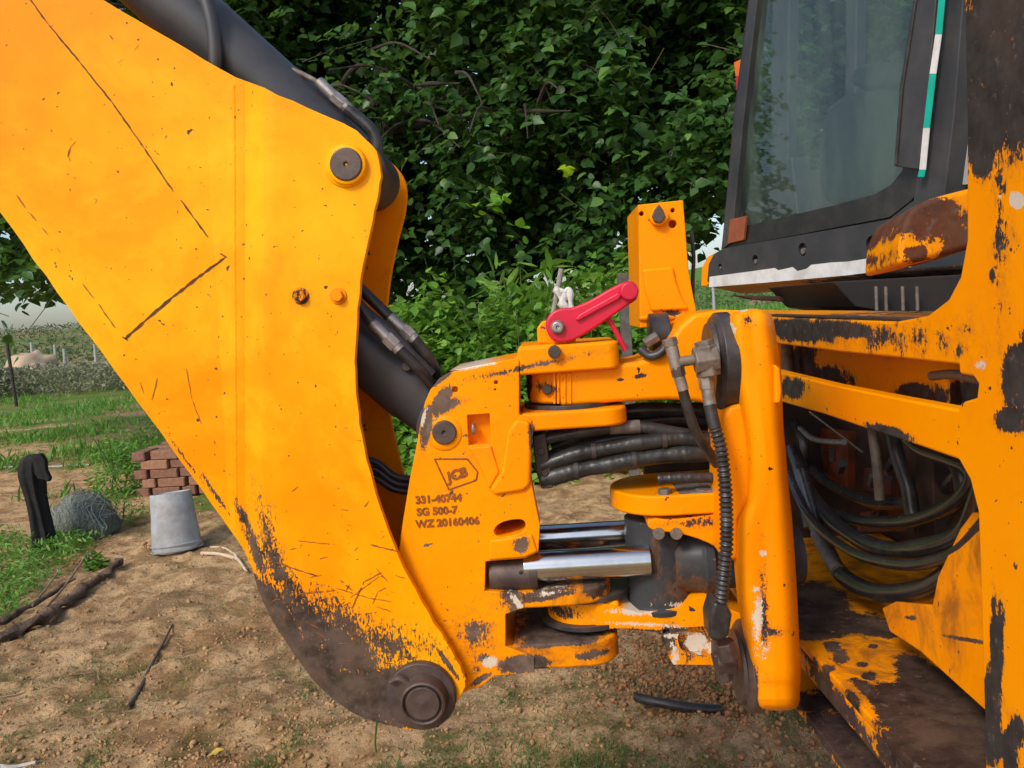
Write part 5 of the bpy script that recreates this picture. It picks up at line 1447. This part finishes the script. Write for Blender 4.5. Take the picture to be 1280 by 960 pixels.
# black cloth hung over a stake
cb = GZ(56, 690)
stake = thing('stake', 'short wooden stake under the black cloth at the left edge', 'stake', (cb.x, cb.y, 0))
ch = 131*cb.y/FPX
finish('stake_pole', cyl((cb.x,cb.y+.02,-.05), (cb.x-.06,cb.y+.02,ch*.97), .018, 10), M_BARK, stake, bevel=0)
cl_rows = [(0.0,.02,.0,.11),(.06,.025,-.02,.095),(.2,.008,.0,.080),(.4,-.002,0,.070),(.58,-.012,0,.070),(.72,-.018,0,.088),(.84,-.018,0,.096),(.93,-.012,0,.086),(.975,-.002,0,.066),(1.0,.006,0,.030)]
bm = bmesh.new(); rows = []
for (t, ox, oy, r) in [(a[0],a[1],a[2],a[3]) for a in cl_rows]:
    row = []
    for i in range(48):
        th = 2*math.pi*i/48
        f = 1 + (.30*(1-t)+.10)*1.6*mnoise(Vector((math.cos(th)*1.9, math.sin(th)*1.9, t*.8))) + .14*mnoise(Vector((math.cos(th)*6, math.sin(th)*6, t*1.5+4)))
        if -.5 < math.sin(th+1.2) < .2 and .55 < t < .8: f *= 1.12
        row.append(bm.verts.new((cb.x+ox*1.0+r*f*math.cos(th)*.78, cb.y+oy+r*f*math.sin(th)*.7, t*ch)))
    rows.append(row)
for a, b in zip(rows, rows[1:]):
    for i in range(48):
        j = (i+1)%48; bm.faces.new((a[i],a[j],b[j],b[i]))
bm.faces.new(rows[-1])
o = finish('black_cloth', bm, plain('black_cloth', (.012,.012,.013), (.022,.022,.022), .85, nscale=30, bump=.3, spec=.2, dust=.25, dust_col=(.06,.05,.04)), None, bevel=0)
s_ = o.modifiers.new('sub','SUBSURF'); s_.levels = 1; s_.render_levels = 1
tag(o, 'black cloth draped over a stake at the left edge', 'cloth')
yc_ = cb.y - .05
fl = [(38,569),(50,567),(56,576),(57,588),(62,598),(60,603),(54,600),(48,600),(40,590)]
bm = prism([Y(a_, b_, yc_) for a_, b_ in fl], (0, .035, 0))
bmesh.ops.subdivide_edges(bm, edges=bm.edges[:], cuts=2)
finish('cloth_flap', bm, bpy.data.materials['black_cloth'], o, bevel=.008)

# rolled wire netting
wn = GZ(103, 668)
roll_ = thing('wire_netting', 'crumpled heap of grey green wire netting beside the black cloth', 'netting', (wn.x, wn.y, 0))
bm = bmesh.new(); q = random.Random(8)
def netpt(t, a):
    cx, cz = wn.x + (-.22+.44*t), .01 + .20*math.sin(math.pi*min(1,t*1.0+.05))**.7*(.55+.6*t)
    r = (.055+.08*math.sin(math.pi*t)+.035*t)
    return Vector((cx + .02*math.sin(a*5), wn.y + r*1.3*math.cos(a) , max(.0, cz*.55 + r*1.25*math.sin(a)+.02)))
for k in range(95):
    a0, t0 = q.uniform(0,6.28), q.uniform(0,.85); sg_ = q.choice((-1,1)); pts = []
    for j in range(7):
        pts.append(netpt(min(1,t0+j*.035), a0+sg_*j*.28) + Vector((q.uniform(-1,1),q.uniform(-1,1),q.uniform(-1,1)))*.006)
    add_tube(bm, pts, .0022, seg=4, n=2)
finish('wire_strands', bm, plain('dull_galvanised_wire', (.30,.33,.29), (.18,.20,.17), .7, nscale=40, bump=.1), roll_, bevel=0); bpy.data.objects['wire_strands']['kind'] = 'stuff'
bm = bmesh.new(); grid = [[bm.verts.new(netpt(i/20, 2*math.pi*j/20).lerp(Vector((wn.x+(-.22+.44*i/20),wn.y,.05)), .12) + Vector((0,0,1))*mnoise(Vector((i*.6,j*.8,0)))*.022) for j in range(20)] for i in range(21)]
for i in range(20):
    for j in range(20): bm.faces.new((grid[i][j], grid[i][(j+1)%20], grid[i+1][(j+1)%20], grid[i+1][j]))
bm.faces.new(list(reversed(grid[0]))); bm.faces.new(grid[-1])
finish('netting_body', bm, plain('matted_grey_netting', (.20,.23,.19), (.08,.095,.08), .85, nscale=70, bump=1.0, bdist=.01, bscale=120), roll_, bevel=0)

# pipe lying in the field, logs, sticks
def lying(name, label, cat, pts, r0_, r1_, mat, seg=10, wob_=.0, group=None, lift=0.0, zs=None):
    P_ = []
    for i, (a, b) in enumerate(pts):
        g_ = GZ(a, b); g_.z = float(ground_h(g_.x, g_.y)) + r0_*.8 + lift + (zs[i] if zs else 0); P_.append(g_)
    bm = bmesh.new(); sd_ = random.Random(len(label))
    ph = sd_.uniform(0,9)
    add_tube(bm, P_, r0_, seg=seg, n=8, rfun=lambda L, t: (r0_+(r1_-r0_)*t)*(1+wob_*math.sin(L*21+ph)+wob_*.6*math.sin(L*57+ph)))
    if wob_ > .1:
        zc = min(p.z for p in P_) - r0_*.4
        for v in bm.verts:
            v.co += Vector((mnoise(v.co*11), mnoise(v.co*11+Vector((9,0,0))), mnoise(v.co*17+Vector((0,9,0)))*1.3))*r0_*.62
            v.co.z -= max(0, v.co.z-zc)*.35
    o = finish(name, bm, mat, None, bevel=0); return tag(o, label, cat, group)
lying('steel_pipe', 'long thin grey pipe lying across the field behind the black cloth', 'pipe', [(-30,591),(20,586),(60,583),(112,580)], .016, .016, M_STEEL)
M_ROT = plain('rotten_wood', (.17,.105,.07), (.05,.032,.022), .95, nscale=22, bump=1.0, bdist=.015, dust=.3, dust_col=(.20,.13,.09))
lying('rotten_log', 'thick dark rotten log running out of the lower left edge', 'log', [(-60,842),(0,806),(40,785),(90,752),(150,706)], .050, .020, M_ROT, 16, .11)
lying('log', 'slimmer brown log lying along the upper side of the rotten one', 'log', [(-50,812),(10,784),(50,763),(92,735)], .028, .010, M_ROT, 12, .11, lift=.03)
M_DRY = plain('dry_branch', (.30,.20,.12), (.18,.12,.07), .85, nscale=40, bump=.4)
lying('branch', 'pale thin branch lying on the logs and pointing up the slope', 'branch', [(48,778),(78,748),(100,722),(112,703)], .008, .004, M_DRY, 7, .05, lift=.05)
lying('branch', 'short bent branch crossing the logs at the weeds', 'branch', [(42,770),(60,745),(80,722)], .006, .004, M_DRY, 7, .05, lift=.06)
lying('stick', 'dark slender stick lying alone on the bare soil', 'stick', [(159,886),(172,862),(190,830),(203,806),(216,785)], .0095, .004, plain('dark_stick', (.10,.065,.05), (.05,.035,.03), .85, nscale=50, bump=.4), 8, .05)
lying('twig', 'fine grey twig trailing over the soil at the lower left', 'twig', [(-20,872),(30,866),(70,848),(120,836)], .003, .002, M_DRY, 6, .05)
M_PEEL = plain('peeled_wood', (.62,.50,.34), (.5,.38,.25), .7, nscale=40, bump=.2)
lying('peeled_stick', 'longest peeled pale stick pointing at the boom edge', 'stick', [(252,694),(275,694),(300,697)], .011, .010, M_PEEL, 9, .05)
lying('peeled_stick', 'curved peeled stick lying behind the longest pale one', 'stick', [(263,683),(280,684),(296,692)], .008, .006, M_PEEL, 9, .05)
lying('peeled_stick', 'short peeled stick end tucked against the boom foot edge', 'stick', [(294,694),(300,703),(308,716)], .009, .007, M_PEEL, 9, .05)
lying('white_stick', 'whitish stick in the bottom left corner of the picture', 'stick', [(-30,957),(10,957),(46,956)], .008, .006, plain('grey_white_wood', (.50,.46,.44), (.3,.26,.24), .7), 8, .05)
yl_ = GZ(263, 949)
o = link('fallen_leaf', leaves('fallen_leaf', np.array([[yl_.x, yl_.y, float(ground_h(yl_.x,yl_.y))+.012]]), np.array([.045]), (np.array([[.9,.1,.3]]), np.array([[-.1,.95,0]]), np.array([[-.3,-.1,.9]])), np.array([1.0])), leaf_mat('yellow_leaf', (.6,.42,.05), (.7,.5,.06), (.75,.55,.08), .3))
tag(o, 'single yellow fallen leaf at the bottom edge', 'leaf')
# grass stalk under the pivot
st = Y(469, 905, 2.2)
o = tube('grass_stalk', [Y(470,940,2.25), Y(469,925,2.24), Y(471,900,2.22), Y(469,890,2.2)], .0028, M_CROP, None); tag(o, 'single green stalk standing right below the boom foot', 'grass stalk')
# black ring of old hose half buried under the clamp
cR = Z(868, 868, .02)
bm = bmesh.new()
add_tube(bm, [cR+Vector((.19*math.cos(t), .10*math.sin(t), .004+.014*math.sin(t*2))) for t in [math.radians(a) for a in range(190, 300, 11)]], .015, seg=12, n=4)
o = finish('old_hose', bm, M_RUBBER, None, bevel=0); tag(o, 'curved piece of black hose half buried below the clamp', 'hose')
# stake with the white rag
wp = Y(706, 470, 4.9)
pole = thing('garden_stake', 'thin grey stake with a white rag knotted round it behind the red lever', 'stake', (wp.x, wp.y, 0))
finish('stake_pole', cyl((Y(640,600,4.9).x,wp.y,0), Y(702,336,4.9), .017, 10), plain('grey_weathered_wood', (.30,.28,.25), (.2,.18,.16), .9, nscale=30, bump=.3), pole, bevel=0)
bm = bmesh.new()
for pts, r in (([(692,361),(697,364),(701,372),(704,380)],.017),([(703,380),(706,366),(711,362),(713,372),(714,392)],.017),([(699,377),(706,383),(712,390)],.02),([(697,362),(705,365),(711,363)],.013)):
    add_tube(bm, [Y(a,b,4.86) for a,b in pts], r*1.1, seg=10, n=5, rfun=lambda L,t,r=r: 1.1*r*(1+.25*math.sin(L*60)))
o = finish('white_rag', bm, plain('white_cloth', (.72,.70,.66), (.5,.48,.45), .85, nscale=30, bump=.4, bdist=.008), None, bevel=0); tag(o, 'white rag knotted round the thin grey stake', 'rag')
# grey timber post behind the lever
tp_ = Y(784, 440, 5.2)
bm = bmesh.new(); a0 = Y(775,460,5.2); w2 = 6*5.2/FPX
zt_ = Y(787,341,5.2).z
add_box(bm, (tp_.x-w2, 5.15, 0), (tp_.x+w2, 5.27, zt_))
o = finish('timber_post', bm, plain('weathered_post', (.12,.115,.10), (.07,.065,.055), .9, nscale=14, bump=.5), None, bevel=.006); tag(o, 'weathered grey timber post behind the red lever tip and the mast', 'post')
# left edge: post of a shed and leaning steel rod, far fence
sh_ = Y(2, 470, 19.0)
sh_ = Y(-3, 417, 21.1); sh_.x -= .2
bm = bmesh.new(); add_box(bm, (sh_.x-1.4, 19, 0), (sh_.x+.13, 21, Y(2,417,19).z))
hut = finish('shed', bm, plain('dark_shed_boards', (.10,.075,.06), (.06,.045,.04), .9, nscale=5, bump=.4), None, bevel=.02); tag(hut, 'dark low shed cut by the left edge beyond the field', 'shed')
bm = bmesh.new(); add_box(bm, (sh_.x-1.5, 18.9, Y(2,417,19).z+.005), (sh_.x+.22, 21.1, Y(2,417,19).z+.06)); finish('roof', bm, plain('grey_sheet_roof', (.25,.23,.22), (.15,.14,.13), .7), hut, bevel=.005)
for k in range(5):
    bm = bmesh.new(); add_box(bm, (sh_.x-1.38+k*.30, 18.965, .02), (sh_.x-1.10+k*.30, 18.998, Y(2,417,19).z-.02)); finish('plank', bm, bpy.data.materials['dark_shed_boards'], hut, bevel=.004)
a, b = Y(18, 487, 17), Y(8, 425, 17)
a.z = 0
o = finish('iron_rod', cyl(a, b, .035, 8), M_BARK, None, bevel=0); tag(o, 'thin dark rod leaning beside the shed at the left edge', 'rod')
GF = 'fence posts on the far side of the scrub'
for i, (px_, pt, pb, yd, lab) in enumerate(((39,428,440,32,'thin far fence post nearest the shed'),(68,431,441,30,'pale far fence post just right of the sand heap top'),(80,436,450,27,'thickest pale far fence post beyond the scrub'),(118,430,440,34,'far fence post closest to the boom edge'))):
    a = Y(px_, pb, yd); a.z = 0; b = Y(px_, pt, yd)
    bm = bmesh.new(); add_cyl(bm, a, b, .07, .05, seg=8)
    o = finish('fence_post', bm, plain('pale_post', (.42,.42,.40), (.32,.32,.30), .8) if i == 0 else bpy.data.materials['pale_post'], None, bevel=0); tag(o, lab, 'fence post', GF)
hp_ = Y(42, 452, 26)
bm = bmesh.new(); bmesh.ops.create_icosphere(bm, subdivisions=4, radius=1)
for v in bm.verts:
    n_ = mnoise(v.co*2.9)*.4; v.co = Vector((hp_.x + v.co.x*.85*(1+n_), 26 + v.co.y*1.2, max(-.05, v.co.z*(Y(42,441,26).z)*(1+n_*.5))))
o = finish('sand_heap', bm, plain('pale_sand', (.50,.37,.24), (.4,.28,.18), .95, nscale=2, bump=.3), None, bevel=0); tag(o, 'pale sand heap on the far side of the scrub', 'sand heap')
# far farm buildings under the cab
fb = Y(985, 384, 70)
bm = bmesh.new(); add_box(bm, (fb.x-2.4, 70, 0), (fb.x+3.2, 75, Y(985,381,70).z)); 
hs = finish('farm_house', bm, plain('pale_wall', (.6,.58,.54), (.5,.48,.44), .9, nscale=1), None, bevel=0); tag(hs, 'tiny distant house seen under the black cab', 'house')
zr = Y(985,381,70).z; bm = bmesh.new(); add_prism(bm, [(fb.x-3.2,69.5,zr+.01),(fb.x+.9,69.5,zr+.01),(fb.x-1.0,69.5,zr+.75)], (0,6,0)); finish('roof', bm, plain('red_tiles', (.33,.16,.11), (.25,.12,.08), .9, nscale=2), hs, bevel=0)
bm = bmesh.new(); add_box(bm, (fb.x+1.4,69.95,.4), (fb.x+2.0,69.99,zr-.3)); finish('window', bm, M_FRIT, hs, bevel=0)
GP = 'distant posts under the cab'
for px_, yd, lab in ((893,30,'white distant post just left under the cab corner'),):
    a = Y(px_, 385, yd); a.z = 0
    bm = bmesh.new(); add_cyl(bm, a, Y(px_-2, 352, yd), .06, .05, seg=8); o = finish('marker_post', bm, bpy.data.materials['pale_post'], None, bevel=0); tag(o, lab, 'post')
